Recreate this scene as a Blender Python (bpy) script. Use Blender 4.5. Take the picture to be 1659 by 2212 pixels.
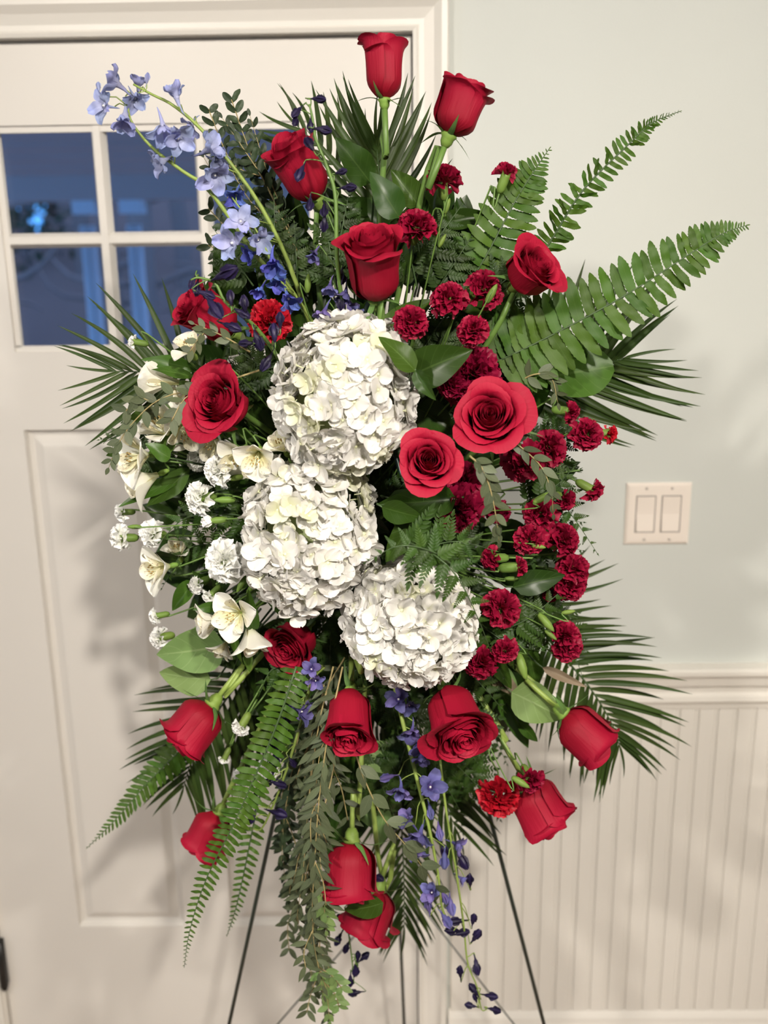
import bpy, math, random
from mathutils import Vector, Matrix, noise
R = random.Random(7)
PI = math.pi
rad = math.radians
S = bpy.context.scene
COL = S.collection
for o in list(bpy.data.objects): bpy.data.objects.remove(o)

# ------------------------------------------------------------------ camera, world, lights, exposure
IW, IH, FPX = 1659.0, 2212.0, 2150.0
cam_d = bpy.data.cameras.new('camera'); cam = bpy.data.objects.new('camera', cam_d); COL.objects.link(cam)
CAMP = Vector((0, -1.75, 1.70))
CR = (Matrix.Rotation(rad(0.9), 3, 'Z') @ Matrix.Rotation(PI/2 - rad(15.3), 3, 'X') @ Matrix.Rotation(rad(-0.85), 3, 'Z'))
cam.matrix_world = Matrix.Translation(CAMP) @ CR.to_4x4()
cam_d.sensor_fit = 'VERTICAL'; cam_d.sensor_height = 36; cam_d.lens = FPX/IH*36
cam_d.clip_start = 0.05; cam_d.clip_end = 200
cam_d.dof.use_dof = True; cam_d.dof.focus_distance = 1.12; cam_d.dof.aperture_fstop = 3.6
S.camera = cam
VR, VU, VB = CR @ Vector((1,0,0)), CR @ Vector((0,1,0)), CR @ Vector((0,0,1))

S.view_settings.view_transform = 'Standard'; S.view_settings.look = 'None'
S.view_settings.gamma = 1; S.view_settings.use_curve_mapping = False
S.view_settings.exposure = -0.54

w = bpy.data.worlds.new('dusk'); S.world = w; w.use_nodes = True
wn = w.node_tree.nodes; wl = w.node_tree.links
bg = wn['Background']; tc = wn.new('ShaderNodeTexCoord'); sx = wn.new('ShaderNodeSeparateXYZ'); cr = wn.new('ShaderNodeValToRGB')
wl.new(tc.outputs['Generated'], sx.inputs[0]); wl.new(sx.outputs['Z'], cr.inputs[0]); wl.new(cr.outputs[0], bg.inputs[0])
cr.color_ramp.elements[0].position = 0.0; cr.color_ramp.elements[0].color = (0.10, 0.38, 0.95, 1)
cr.color_ramp.elements[1].position = 0.7; cr.color_ramp.elements[1].color = (0.22, 0.28, 0.52, 1)
bg.inputs[1].default_value = 3.2

def area(name, loc, target, size, power, color, spread=105):
    l = bpy.data.lights.new(name, 'AREA'); l.shape = 'DISK'; l.size = size; l.energy = power; l.color = color; l.spread = rad(spread)
    o = bpy.data.objects.new(name, l); COL.objects.link(o); o.location = loc
    o.rotation_euler = (Vector(target) - Vector(loc)).to_track_quat('-Z', 'Y').to_euler()
    return o
WARM = (1.0, 0.92, 0.83)
# recessed ceiling lamps of the room
area('ceiling_lamp_light', (0.45, -2.55, 2.665), (-0.1, -0.5, 0.9), 0.11, 31, WARM)
area('ceiling_lamp_light', (-1.0, -2.3, 2.665), (-0.1, -0.4, 0.8), 0.11, 17, WARM)
area('ceiling_lamp_light', (1.6, -2.6, 2.665), (0.4, -0.4, 1.2), 0.10, 18, WARM)
# added cool fill lamp in front of the left wall, which has no opening
wlo = area('window_light', (-2.84, -2.5, 1.55), (0.0, -0.6, 1.1), 1.2, 26, (0.74, 0.83, 1.0), 180)

# ------------------------------------------------------------------ helpers
def P(px, py, y):
    """point of the room seen in the photograph at (px, py), at room depth y"""
    d = CR @ Vector(((px-IW/2)/FPX, -(py-IH/2)/FPX, -1.0))
    return CAMP + d*((y-CAMP.y)/d.y)
def MPP(p):
    return (-(CR.transposed() @ (p-CAMP)).z)/FPX
def mixn(a, b, t): return a + (b-a)*t
def sstep(x): x = max(0., min(1., x)); return x*x*(3-2*x)

def mk_mesh(name, V, F, mats, uv=None, smooth=True, mi=None):
    m = bpy.data.meshes.new(name)
    m.from_pydata([tuple(v) for v in V], [], F)
    for mt in (mats if isinstance(mats, (list, tuple)) else [mats]): m.materials.append(mt)
    if smooth: m.polygons.foreach_set('use_smooth', [True]*len(F))
    if mi: m.polygons.foreach_set('material_index', mi)
    if uv:
        l = m.uv_layers.new(name='UVMap')
        flat = []
        for f in F:
            for i in f: flat += uv[i]
        l.data.foreach_set('uv', flat)
    m.update()
    return m
class MB:
    """collects geometry for one mesh"""
    def __init__(s): s.V=[]; s.F=[]; s.U=[]; s.M=[]
    def add(s, V, F, U=None, mi=0, mat=None):
        b = len(s.V)
        s.V += [(mat @ Vector(v)) if mat else Vector(v) for v in V]
        s.F += [tuple(i+b for i in f) for f in F]
        s.U += (U if U else [(0.5, 0.5)]*len(V)); s.M += [mi]*len(F); return s
    def grid(s, fn, nu, nv, mi=0, mat=None, close=False):
        V=[];U=[];F=[]
        for j in range(nv+1):
            for i in range(nu+1):
                V.append(fn(i/nu, j/nv)); U.append((i/nu, j/nv))
        for j in range(nv):
            for i in range(nu):
                a=j*(nu+1)+i; F.append((a,a+1,a+nu+2,a+nu+1))
        return s.add(V,F,U,mi,mat)
    def tube(s, pts, radii, n=6, mi=0, cap=True):
        pts=[Vector(p) for p in pts]
        if not hasattr(radii,'__len__'): radii=[radii]*len(pts)
        V=[];F=[];U=[]
        T=(pts[1]-pts[0]).normalized(); N=T.orthogonal().normalized()
        for k,p in enumerate(pts):
            a=pts[max(0,k-1)]; b=pts[min(len(pts)-1,k+1)]; t=(b-a)
            if t.length>1e-9: T=t.normalized()
            N=(N-T*N.dot(T)); N=N.normalized() if N.length>1e-6 else T.orthogonal().normalized()
            B=T.cross(N)
            for i in range(n):
                a=2*PI*i/n; V.append(p+(N*math.cos(a)+B*math.sin(a))*radii[k]); U.append((i/n,k/(len(pts)-1)))
        for k in range(len(pts)-1):
            for i in range(n):
                j=(i+1)%n; F.append((k*n+i,k*n+j,(k+1)*n+j,(k+1)*n+i))
        if cap: F.append(tuple(range(n-1,-1,-1))); F.append(tuple(range((len(pts)-1)*n,len(pts)*n)))
        return s.add(V,F,U,mi)
    def lathe(s, prof, n=10, mi=0, mat=None):
        V=[];F=[];U=[]
        for k,(r,z) in enumerate(prof):
            for i in range(n):
                a=2*PI*i/n; V.append((r*math.cos(a),r*math.sin(a),z)); U.append((i/n,k/(len(prof)-1)))
        for k in range(len(prof)-1):
            for i in range(n):
                j=(i+1)%n; F.append((k*n+i,k*n+j,(k+1)*n+j,(k+1)*n+i))
        F.append(tuple(range(n-1,-1,-1))); F.append(tuple(range((len(prof)-1)*n,len(prof)*n)))
        return s.add(V,F,U,mi,mat)
    def box(s, x0,x1,y0,y1,z0,z1, mi=0):
        V=[(x,y,z) for x in (x0,x1) for y in (y0,y1) for z in (z0,z1)]
        F=[(0,1,3,2),(4,6,7,5),(0,4,5,1),(2,3,7,6),(0,2,6,4),(1,5,7,3)]
        return s.add(V,F,None,mi)
    def mesh(s, name, mats, smooth=True): return mk_mesh(name, s.V, s.F, mats, s.U, smooth, s.M if any(s.M) else None)

def obj(name, me, parent=None, mat=None, **props):
    o = bpy.data.objects.new(name, me); COL.objects.link(o)
    if parent: o.parent = parent
    if mat is not None: o.matrix_basis = mat
    for k,v in props.items(): o[k]=v
    return o
USED = {}
def thing(name, label, cat, mat, group=None):
    o = bpy.data.objects.new(name, None); COL.objects.link(o); o.empty_display_size = 0.01
    o.matrix_world = mat
    o['label']=label; o['category']=cat
    if group: o['group']=group
    return o
def frame(o, y, n, s=1.0, sx=None, sz=None):
    """matrix: local +Y along y, local +Z near n"""
    Y=Vector(y).normalized(); n=Vector(n); X=Y.cross(n)
    X = X.normalized() if X.length>1e-6 else Y.orthogonal().normalized()
    Z=X.cross(Y); a=(sx if sx is not None else s); c=(sz if sz is not None else s)
    return Matrix(((X.x*a,Y.x*s,Z.x*c,o[0]),(X.y*a,Y.y*s,Z.y*c,o[1]),(X.z*a,Y.z*s,Z.z*c,o[2]),(0,0,0,1)))
def zframe(o, z, spin=0., up=None):
    Z=Vector(z).normalized(); X=(up or VU).cross(Z)
    X = X.normalized() if X.length>1e-4 else Z.orthogonal().normalized()
    Y=Z.cross(X); q=Matrix(((X.x,Y.x,Z.x),(X.y,Y.y,Z.y),(X.z,Y.z,Z.z))) @ Matrix.Rotation(spin,3,'Z')
    return Matrix.Translation(o) @ q.to_4x4()
def spline(pts, n):
    """Catmull-Rom through pts, n+1 samples"""
    p=[Vector(q) for q in pts]
    if len(p)==2: return [mixn(p[0],p[1],i/n) for i in range(n+1)]
    p=[p[0]*2-p[1]]+p+[p[-1]*2-p[-2]]
    out=[]; m=len(p)-3
    for i in range(n+1):
        u=i/n*m; k=min(int(u),m-1); t=u-k; a,b,c,d=p[k:k+4]
        out.append(0.5*((2*b)+(c-a)*t+(2*a-5*b+4*c-d)*t*t+(3*b-a-3*c+d)*t**3))
    return out
def pxpath(L, n=14): return spline([P(*q) for q in L], n)

# ------------------------------------------------------------------ materials
def new_mat(name):
    m=bpy.data.materials.new(name); m.use_nodes=True; nt=m.node_tree
    return m, nt, nt.nodes, nt.links, nt.nodes['Principled BSDF']
def plain(name, col, rough=0.5, metal=0., bump=0., bscale=200, spec=0.5):
    m,nt,N,L,b=new_mat(name)
    b.inputs['Base Color'].default_value=(*col,1); b.inputs['Roughness'].default_value=rough; b.inputs['Metallic'].default_value=metal
    b.inputs['Specular IOR Level'].default_value=spec
    t=N.new('ShaderNodeTexNoise'); t.inputs['Scale'].default_value=bscale; t.inputs['Detail'].default_value=3
    tcn=N.new('ShaderNodeTexCoord'); L.new(tcn.outputs['Object'],t.inputs['Vector'])
    if bump:
        bp=N.new('ShaderNodeBump'); bp.inputs['Strength'].default_value=bump; bp.inputs['Distance'].default_value=0.002
        L.new(t.outputs[0],bp.inputs['Height']); L.new(bp.outputs[0],b.inputs['Normal'])
    mp=N.new('ShaderNodeMapRange'); mp.inputs[3].default_value=0.96; mp.inputs[4].default_value=1.04
    t2=N.new('ShaderNodeTexNoise'); t2.inputs['Scale'].default_value=3; L.new(tcn.outputs['Object'],t2.inputs['Vector']); L.new(t2.outputs[0],mp.inputs[0])
    mx=N.new('ShaderNodeVectorMath'); mx.operation='SCALE'; mx.inputs[0].default_value=col; L.new(mp.outputs[0],mx.inputs['Scale'])
    L.new(mx.outputs[0],b.inputs['Base Color'])
    return m
def petal_mat(name, base, tip, trans=0.25, rough=0.5, var=0.12, vein=0.25, mid=None, streak=False, eyecol=None, tcol=None, huev=0.0):
    """soft petal or leaf: colour runs base -> tip along the piece, light shines partly through"""
    m,nt,N,L,b=new_mat(name)
    tcn=N.new('ShaderNodeUVMap'); sp=N.new('ShaderNodeSeparateXYZ'); L.new(tcn.outputs[0],sp.inputs[0])
    rp=N.new('ShaderNodeValToRGB'); L.new(sp.outputs['Y'],rp.inputs[0]); e=rp.color_ramp.elements
    e[0].color=(*base,1); e[1].color=(*tip,1)
    if mid: x=rp.color_ramp.elements.new(mid[0]); x.color=(*mid[1],1)
    col=rp.outputs[0]
    oi=N.new('ShaderNodeObjectInfo')
    hs=N.new('ShaderNodeHueSaturation'); mp=N.new('ShaderNodeMapRange'); mp.inputs[3].default_value=1-var; mp.inputs[4].default_value=1+var
    L.new(oi.outputs['Random'],mp.inputs[0]); L.new(mp.outputs[0],hs.inputs['Value']); L.new(col,hs.inputs['Color']); col=hs.outputs[0]
    if huev:
        mh=N.new('ShaderNodeMapRange'); mh.inputs[3].default_value=0.5-huev; mh.inputs[4].default_value=0.5+huev
        ml=N.new('ShaderNodeMath'); ml.operation='MULTIPLY'; ml.inputs[1].default_value=7.31; fr=N.new('ShaderNodeMath'); fr.operation='FRACT'
        L.new(oi.outputs['Random'],ml.inputs[0]); L.new(ml.outputs[0],fr.inputs[0]); L.new(fr.outputs[0],mh.inputs[0]); L.new(mh.outputs[0],hs.inputs['Hue'])
    if streak:   # short brown flecks on the upper petals
        cb=N.new('ShaderNodeMapping'); cb.inputs['Scale'].default_value=(9,3.2,1); L.new(tcn.outputs[0],cb.inputs[0])
        vo=N.new('ShaderNodeTexVoronoi'); vo.inputs['Scale'].default_value=2.0; vo.inputs['Randomness'].default_value=0.8; L.new(cb.outputs[0],vo.inputs['Vector'])
        lt=N.new('ShaderNodeMath'); lt.operation='LESS_THAN'; lt.inputs[1].default_value=0.27; L.new(vo.outputs['Distance'],lt.inputs[0])
        r2=N.new('ShaderNodeValToRGB'); L.new(sp.outputs['Y'],r2.inputs[0]); q=r2.color_ramp.elements
        q[0].position=.22; q[0].color=(0,0,0,1); q[1].position=.34; q[1].color=(1,1,1,1)
        z=r2.color_ramp.elements.new(.74); z.color=(1,1,1,1); z=r2.color_ramp.elements.new(.82); z.color=(0,0,0,1)
        mu=N.new('ShaderNodeMath'); mu.operation='MULTIPLY'; L.new(lt.outputs[0],mu.inputs[0]); L.new(r2.outputs[0],mu.inputs[1])
        mx=N.new('ShaderNodeMixRGB'); L.new(mu.outputs[0],mx.inputs[0]); L.new(col,mx.inputs[1]); mx.inputs[2].default_value=(0.16,0.05,0.03,1); col=mx.outputs[0]
    # fine lengthwise veins
    mpv=N.new('ShaderNodeMapping'); mpv.inputs['Scale'].default_value=(26,2.2,1); L.new(tcn.outputs[0],mpv.inputs[0])
    nz=N.new('ShaderNodeTexNoise'); nz.inputs['Scale'].default_value=1.0; nz.inputs['Detail'].default_value=2; L.new(mpv.outputs[0],nz.inputs['Vector'])
    bp=N.new('ShaderNodeBump'); bp.inputs['Strength'].default_value=vein; bp.inputs['Distance'].default_value=0.0008
    L.new(nz.outputs[0],bp.inputs['Height']); L.new(bp.outputs[0],b.inputs['Normal'])
    L.new(col,b.inputs['Base Color']); b.inputs['Roughness'].default_value=rough
    b.inputs['Specular IOR Level'].default_value=0.25
    tr=N.new('ShaderNodeBsdfTranslucent'); ms=N.new('ShaderNodeMixShader'); ms.inputs[0].default_value=trans
    L.new(col,tr.inputs[0]); L.new(b.outputs[0],ms.inputs[1]); L.new(tr.outputs[0],ms.inputs[2])
    L.new(ms.outputs[0],N['Material Output'].inputs[0])
    return m
def leaf_mat(name, col, vein, rough=0.42, var=0.25, trans=0.18, nveins=6, vstr=0.6, huev=0.012, spec=0.25):
    m,nt,N,L,b=new_mat(name)
    uv=N.new('ShaderNodeUVMap'); sp=N.new('ShaderNodeSeparateXYZ'); L.new(uv.outputs[0],sp.inputs[0])
    def M(op,a,c=None):
        n=N.new('ShaderNodeMath'); n.operation=op
        for k,x in enumerate((a,c)):
            if x is None: continue
            if isinstance(x,(int,float)): n.inputs[k].default_value=x
            else: L.new(x,n.inputs[k])
        return n.outputs[0]
    du=M('ABSOLUTE',M('SUBTRACT',sp.outputs['X'],0.5))
    midv=M('LESS_THAN',du,0.022)
    side=M('FRACT',M('MULTIPLY',M('SUBTRACT',sp.outputs['Y'],M('MULTIPLY',du,0.55)),nveins))
    sv=M('MULTIPLY',M('LESS_THAN',side,0.06),vstr*0.6)
    v=M('MAXIMUM',M('MULTIPLY',midv,vstr),sv)
    oi=N.new('ShaderNodeObjectInfo'); mp=N.new('ShaderNodeMapRange'); mp.inputs[3].default_value=1-var; mp.inputs[4].default_value=1+var; L.new(oi.outputs['Random'],mp.inputs[0])
    hs=N.new('ShaderNodeHueSaturation'); hs.inputs['Color'].default_value=(*col,1); L.new(mp.outputs[0],hs.inputs['Value'])
    mh=N.new('ShaderNodeMapRange'); mh.inputs[3].default_value=0.5-huev; mh.inputs[4].default_value=0.5+huev
    L.new(M('FRACT',M('MULTIPLY',oi.outputs['Random'],5.7)),mh.inputs[0]); L.new(mh.outputs[0],hs.inputs['Hue'])
    mx=N.new('ShaderNodeMixRGB'); L.new(v,mx.inputs[0]); L.new(hs.outputs[0],mx.inputs[1]); mx.inputs[2].default_value=(*vein,1)
    L.new(mx.outputs[0],b.inputs['Base Color']); b.inputs['Roughness'].default_value=rough; b.inputs['Specular IOR Level'].default_value=spec
    bp=N.new('ShaderNodeBump'); bp.inputs['Strength'].default_value=0.35; bp.inputs['Distance'].default_value=0.0012
    L.new(M('SUBTRACT',1.0,v),bp.inputs['Height']); L.new(bp.outputs[0],b.inputs['Normal'])
    tr=N.new('ShaderNodeBsdfTranslucent'); ms=N.new('ShaderNodeMixShader'); ms.inputs[0].default_value=trans
    L.new(mx.outputs[0],tr.inputs[0]); L.new(b.outputs[0],ms.inputs[1]); L.new(tr.outputs[0],ms.inputs[2])
    L.new(ms.outputs[0],N['Material Output'].inputs[0])
    return m
def glass_mat():
    m,nt,N,L,b=new_mat('window_glass'); N.remove(b)
    t=N.new('ShaderNodeBsdfTransparent'); t.inputs[0].default_value=(0.93,0.96,0.98,1)
    g=N.new('ShaderNodeBsdfGlossy'); g.inputs['Roughness'].default_value=0.02
    f=N.new('ShaderNodeFresnel'); f.inputs[0].default_value=1.5; ms=N.new('ShaderNodeMixShader')
    L.new(f.outputs[0],ms.inputs[0]); L.new(t.outputs[0],ms.inputs[1]); L.new(g.outputs[0],ms.inputs[2]); L.new(ms.outputs[0],N['Material Output'].inputs[0])
    return m
M_WALL = plain('sage_wall_paint', (0.62,0.645,0.61), 0.7, bump=0.15, bscale=350)
M_TRIM = plain('cream_gloss_paint', (0.78,0.75,0.69), 0.35, bump=0.05, bscale=120)
M_DOOR = plain('door_paint', (0.74,0.71,0.66), 0.38, bump=0.05, bscale=120)
M_FLOOR= plain('wood_floor', (0.36,0.27,0.20), 0.35, bump=0.1, bscale=40)
M_CEIL = plain('ceiling_paint', (0.80,0.78,0.74), 0.8)
M_PLATE= plain('switch_plastic', (0.86,0.78,0.70), 0.3)
M_SCREW= plain('screw_metal', (0.6,0.55,0.5), 0.3, metal=0.6)
M_BLACK= plain('black_metal', (0.012,0.011,0.01), 0.4)
M_GREENWIRE= plain('easel_enamel', (0.008,0.022,0.016), 0.35)
M_DARK = plain('door_seal', (0.01,0.01,0.01), 0.8)
M_FOAM = plain('floral_foam', (0.015,0.05,0.02), 0.9, bump=0.4)
M_GLASS = glass_mat()
M_PORCH = plain('porch_paint', (0.70,0.52,0.46), 0.7)
M_PORCHC = plain('porch_column_paint', (0.92,0.94,0.96), 0.6)
M_BARK = plain('bark', (0.30,0.24,0.21), 0.95, bump=0.6, bscale=30)
M_LITTER = plain('leaf_litter', (0.22,0.18,0.16), 0.95, bump=0.6, bscale=12)
M_LAMP = bpy.data.materials.new('lamp_glow'); M_LAMP.use_nodes=True
M_LAMP.node_tree.nodes['Principled BSDF'].inputs['Emission Color'].default_value=(1,0.85,0.65,1)
M_LAMP.node_tree.nodes['Principled BSDF'].inputs['Emission Strength'].default_value=3

M_ROSE = petal_mat('rose_petal', (0.24,0.002,0.012), (0.36,0.005,0.030), 0.14, 0.62, 0.08, 0.7)
M_BURG = petal_mat('burgundy_carnation_petal', (0.20,0.003,0.020), (0.31,0.006,0.038), 0.18, 0.5, 0.15, 0.5)
M_DKBURG = petal_mat('dark_carnation_petal', (0.17,0.002,0.02), (0.25,0.004,0.035), 0.16, 0.5, 0.12, 0.5)
M_REDC = petal_mat('crimson_carnation_petal', (0.34,0.004,0.015), (0.48,0.008,0.022), 0.2, 0.5, 0.12, 0.5)
M_WHC  = petal_mat('white_carnation_petal', (0.86,0.88,0.72), (0.95,0.95,0.94), 0.3, 0.5, 0.03, 0.4)
M_HYD  = petal_mat('hydrangea_petal', (0.70,0.70,0.52), (0.80,0.785,0.755), 0.26, 0.6, 0.06, 0.5, mid=(0.3,(0.79,0.775,0.715)))
M_HYDG = petal_mat('young_hydrangea_petal', (0.72,0.73,0.48), (0.83,0.82,0.70), 0.3, 0.55, 0.05, 0.35)
M_HEYE = plain('hydrangea_eye', (0.72,0.74,0.48), 0.5)
M_HSTEM = plain('hydrangea_stalk', (0.35,0.42,0.18), 0.6)
M_ALO = petal_mat('alstroemeria_petal', (0.72,0.76,0.40), (0.94,0.93,0.86), 0.3, 0.45, 0.04, 0.4, mid=(0.3,(0.92,0.91,0.80)))
M_ALI = petal_mat('streaked_alstroemeria_petal', (0.72,0.68,0.30), (0.94,0.92,0.84), 0.3, 0.45, 0.04, 0.4, mid=(0.6,(0.92,0.87,0.66)), streak=True)
M_ANTH = plain('anther', (0.33,0.22,0.06), 0.7)
M_FIL = plain('stamen_filament', (0.80,0.78,0.50), 0.5)
M_BLUE = petal_mat('pale_blue_petal', (0.46,0.48,0.66), (0.36,0.42,0.76), 0.3, 0.5, 0.2, 0.6, huev=0.015)
M_BLUE2 = petal_mat('mid_blue_petal', (0.12,0.15,0.50), (0.13,0.18,0.62), 0.25, 0.5, 0.2, 0.6, huev=0.015)
M_VIO = petal_mat('violet_petal', (0.085,0.065,0.24), (0.20,0.185,0.44), 0.25, 0.45, 0.3, 0.6, huev=0.02)
M_DKVIO = petal_mat('dark_violet_bud', (0.010,0.007,0.022), (0.022,0.015,0.060), 0.1, 0.32, 0.4, 0.6)
M_BEE = plain('delphinium_eye', (0.75,0.74,0.70), 0.6)
M_STEM = plain('rose_stem', (0.11,0.20,0.04), 0.45)
M_STEML = plain('light_green_stem', (0.24,0.33,0.07), 0.45)
M_STEMD = plain('dark_stem', (0.05,0.09,0.03), 0.5)
M_TWIG = plain('eucalyptus_twig', (0.30,0.24,0.10), 0.55)
M_CALYX = leaf_mat('calyx_green', (0.20,0.32,0.06), (0.35,0.45,0.15), 0.5, 0.15, 0.15, 3, 0.3)
M_SEPAL = leaf_mat('rose_sepal', (0.10,0.20,0.05), (0.25,0.34,0.14), 0.5, 0.2, 0.15, 3, 0.4)
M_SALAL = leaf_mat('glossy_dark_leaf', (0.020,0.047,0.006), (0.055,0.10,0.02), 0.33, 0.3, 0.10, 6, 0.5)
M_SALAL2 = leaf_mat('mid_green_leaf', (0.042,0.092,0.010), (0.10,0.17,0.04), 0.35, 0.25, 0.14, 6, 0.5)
M_SALALL = leaf_mat('pale_leaf_underside', (0.17,0.27,0.085), (0.28,0.38,0.16), 0.6, 0.12, 0.2, 5, 0.6, spec=0.25)
M_BROWNL = leaf_mat('brownish_leaf_underside', (0.22,0.17,0.11), (0.3,0.25,0.18), 0.6, 0.1, 0.1, 5, 0.4)
M_PALM = leaf_mat('palm_leaflet', (0.032,0.058,0.011), (0.055,0.09,0.025), 0.42, 0.25, 0.15, 1, 0.35)
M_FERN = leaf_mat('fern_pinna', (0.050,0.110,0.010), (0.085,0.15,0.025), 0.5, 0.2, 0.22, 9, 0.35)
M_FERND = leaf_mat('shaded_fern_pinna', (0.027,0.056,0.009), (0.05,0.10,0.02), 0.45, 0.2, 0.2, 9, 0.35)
M_LEATH = leaf_mat('leatherleaf', (0.033,0.073,0.009), (0.055,0.11,0.02), 0.42, 0.25, 0.2, 8, 0.3)
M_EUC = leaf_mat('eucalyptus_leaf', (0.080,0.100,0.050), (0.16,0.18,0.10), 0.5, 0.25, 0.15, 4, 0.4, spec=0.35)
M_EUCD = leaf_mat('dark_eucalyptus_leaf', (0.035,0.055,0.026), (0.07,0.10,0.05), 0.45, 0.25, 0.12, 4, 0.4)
M_EUCL = leaf_mat('young_eucalyptus_leaf', (0.16,0.25,0.08), (0.25,0.34,0.14), 0.5, 0.15, 0.2, 4, 0.4)
M_BUDG = leaf_mat('green_bud', (0.15,0.24,0.045), (0.22,0.31,0.09), 0.45, 0.12, 0.15, 3, 0.3)

# ------------------------------------------------------------------ the room
def st(name, mb, m, parent=None, smooth=False, **k):
    o = obj(name, mb.mesh(name, m, smooth), parent)
    if not parent: o['kind']='structure'
    for a,b in k.items(): o[a]=b
    return o
RX0,RX1,RY0,RZ1 = -2.9,2.6,-4.6,2.70
DX0,DX1,DZ1 = -0.842,0.034,2.018          # door opening
st('floor', MB().box(RX0-.1,RX1+.1,RY0-.1,0.20,-0.08,0.0), M_FLOOR)
st('ceiling', MB().box(RX0-.1,RX1+.1,RY0-.1,0.12,RZ1,RZ1+.08), M_CEIL)
st('wall_left', MB().box(RX0-.1,RX0,RY0,0.12,0,RZ1), M_WALL)
st('wall_right', MB().box(RX1,RX1+.1,RY0,0.12,0,RZ1), M_WALL)
st('wall_near', MB().box(RX0-.1,RX1+.1,RY0-.1,RY0,0,RZ1), M_WALL)
wb = MB(); wb.box(RX0,DX0-.012,0,0.12,0,RZ1); wb.box(DX1+.012,RX1,0,0.12,0,RZ1); wb.box(DX0-.012,DX1+.012,0,0.12,DZ1+.012,RZ1)
wall = st('wall_far', wb, M_WALL)
# beadboard wainscot: each board a piece of its own
bw = 0.0365
for k in range(26):
    x0 = 0.096 + k*bw
    m = MB(); a,b = x0+.0004, x0+bw-.0004
    prof = [(a,0),(a,-.0055),(a+.002,-.007),(b-.009,-.007),(b-.0075,-.0058),(b-.006,-.007),(b-.0025,-.007),(b,-.0055),(b,0)]
    V=[(x,y,z) for z in (0.10,0.835) for x,y in prof]; n=len(prof)
    m.add(V,[(i,i+1,i+1+n,i+n) for i in range(n-1)]+[tuple(range(n-1,-1,-1)),tuple(range(n,2*n))])
    obj('wainscot_board', m.mesh('wainscot_board', M_TRIM, False), wall)
def profile_x(m, prof, x0, x1):      # (y,z) profile swept along x
    n=len(prof); V=[(x,y,z) for x in (x0,x1) for y,z in prof]
    return m.add(V,[(i,(i+1)%n,(i+1)%n+n,i+n) for i in range(n)]+[tuple(range(n-1,-1,-1)),tuple(range(n,2*n))])
st('trim_1', profile_x(MB(), [(0,.918),(-.030,.918),(-.034,.914),(-.034,.906),(-.026,.897),(-.022,.880),(-.012,.874),(-.010,.862),(-.016,.856),(-.018,.846),(-.012,.838),(-.010,.828),(0,.828)],0.092,RX1), M_TRIM)
st('baseboard_far', profile_x(MB(), [(0,.135),(-.006,.135),(-.010,.128),(-.014,.120),(-.016,.108),(-.018,.104),(-.018,0),(0,0)],0.092,RX1), M_TRIM)
st('baseboard_left', profile_x(MB(), [(0,.135),(-.006,.135),(-.014,.120),(-.018,.104),(-.018,0),(0,0)],RX0,DX0-.075), M_TRIM)
# door casing with stepped profile, mitred
cp = [(0,0),(0,-.011),(.006,-.013),(.010,-.009),(.018,-.009),(.034,-.014),(.042,-.020),(.046,-.023),(.055,-.023),(.058,-.018),(.058,0)]
def casing():
    m=MB(); xi0,xi1,zi=DX0-.006,DX1-.004,DZ1+.004
    rings=[]
    for (sx_,cz,xb) in ((-1,0,xi0),(-1,1,xi0),(1,1,xi1),(1,0,xi1)):
        rings.append([(xb+sx_*w_, y_, (0 if not cz else zi+w_)) for w_,y_ in cp])
    V=[v for r in rings for v in r]; n=len(cp); F=[]
    for k in range(3):
        for i in range(n): F.append((k*n+i,k*n+(i+1)%n,(k+1)*n+(i+1)%n,(k+1)*n+i))
    return m.add(V,F)
st('trim_2', casing(), M_TRIM)
jb = MB(); jb.box(DX0-.012,DX0-.003,0,0.12,0,DZ1); jb.box(DX1+.003,DX1+.012,0,0.12,0,DZ1); jb.box(DX0-.012,DX1+.012,0.004,0.12,DZ1+.003,DZ1+.012)
st('trim_3', jb, M_TRIM)
# door: rails, stiles, recessed panels, glazing bars, panes
dx0,dx1 = DX0,DX1-.006; dz1=DZ1+.001
gx0,gx1,gz0,gz1=-.675,-.137,1.518,1.892
pz0,pz1=.330,1.378
door = obj('door_1', None); door['kind']='structure'
F0,F1=.012,.052
def bx(*a): return MB().box(*a)
for nm,a in (('door_stile',(dx0,gx0,F0,F1,.008,dz1)),('door_stile',(gx1,dx1,F0,F1,.008,dz1)),('door_rail',(gx0,gx1,F0,F1,.008,pz0)),('door_rail',(gx0,gx1,F0,F1,pz1,gz0)),('door_rail',(gx0,gx1,F0,F1,gz1,dz1)),('door_mullion',(-.455,-.358,F0,F1,pz0,pz1))):
    st(nm, bx(*a), M_DOOR, door)
for (a,b) in ((gx0,-.455),(-.358,gx1)):
    m=MB(); z0,z1=pz0,pz1
    rings=[(0,F0+.002),(.004,F0+.012),(.012,F0+.014),(.030,F0+.004),(.034,F0+.0035)]
    V=[]
    for d,y in rings: V+=[(a+d,y,z0+d),(b-d,y,z0+d),(b-d,y,z1-d),(a+d,y,z1-d)]
    F=[]
    for k in range(len(rings)-1):
        for i in range(4): j=(i+1)%4; F.append((k*4+i,k*4+j,(k+1)*4+j,(k+1)*4+i))
    F.append(tuple(range(len(V)-4,len(V))))
    m.add(V,F); st('door_panel', m, M_DOOR, door)
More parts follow.
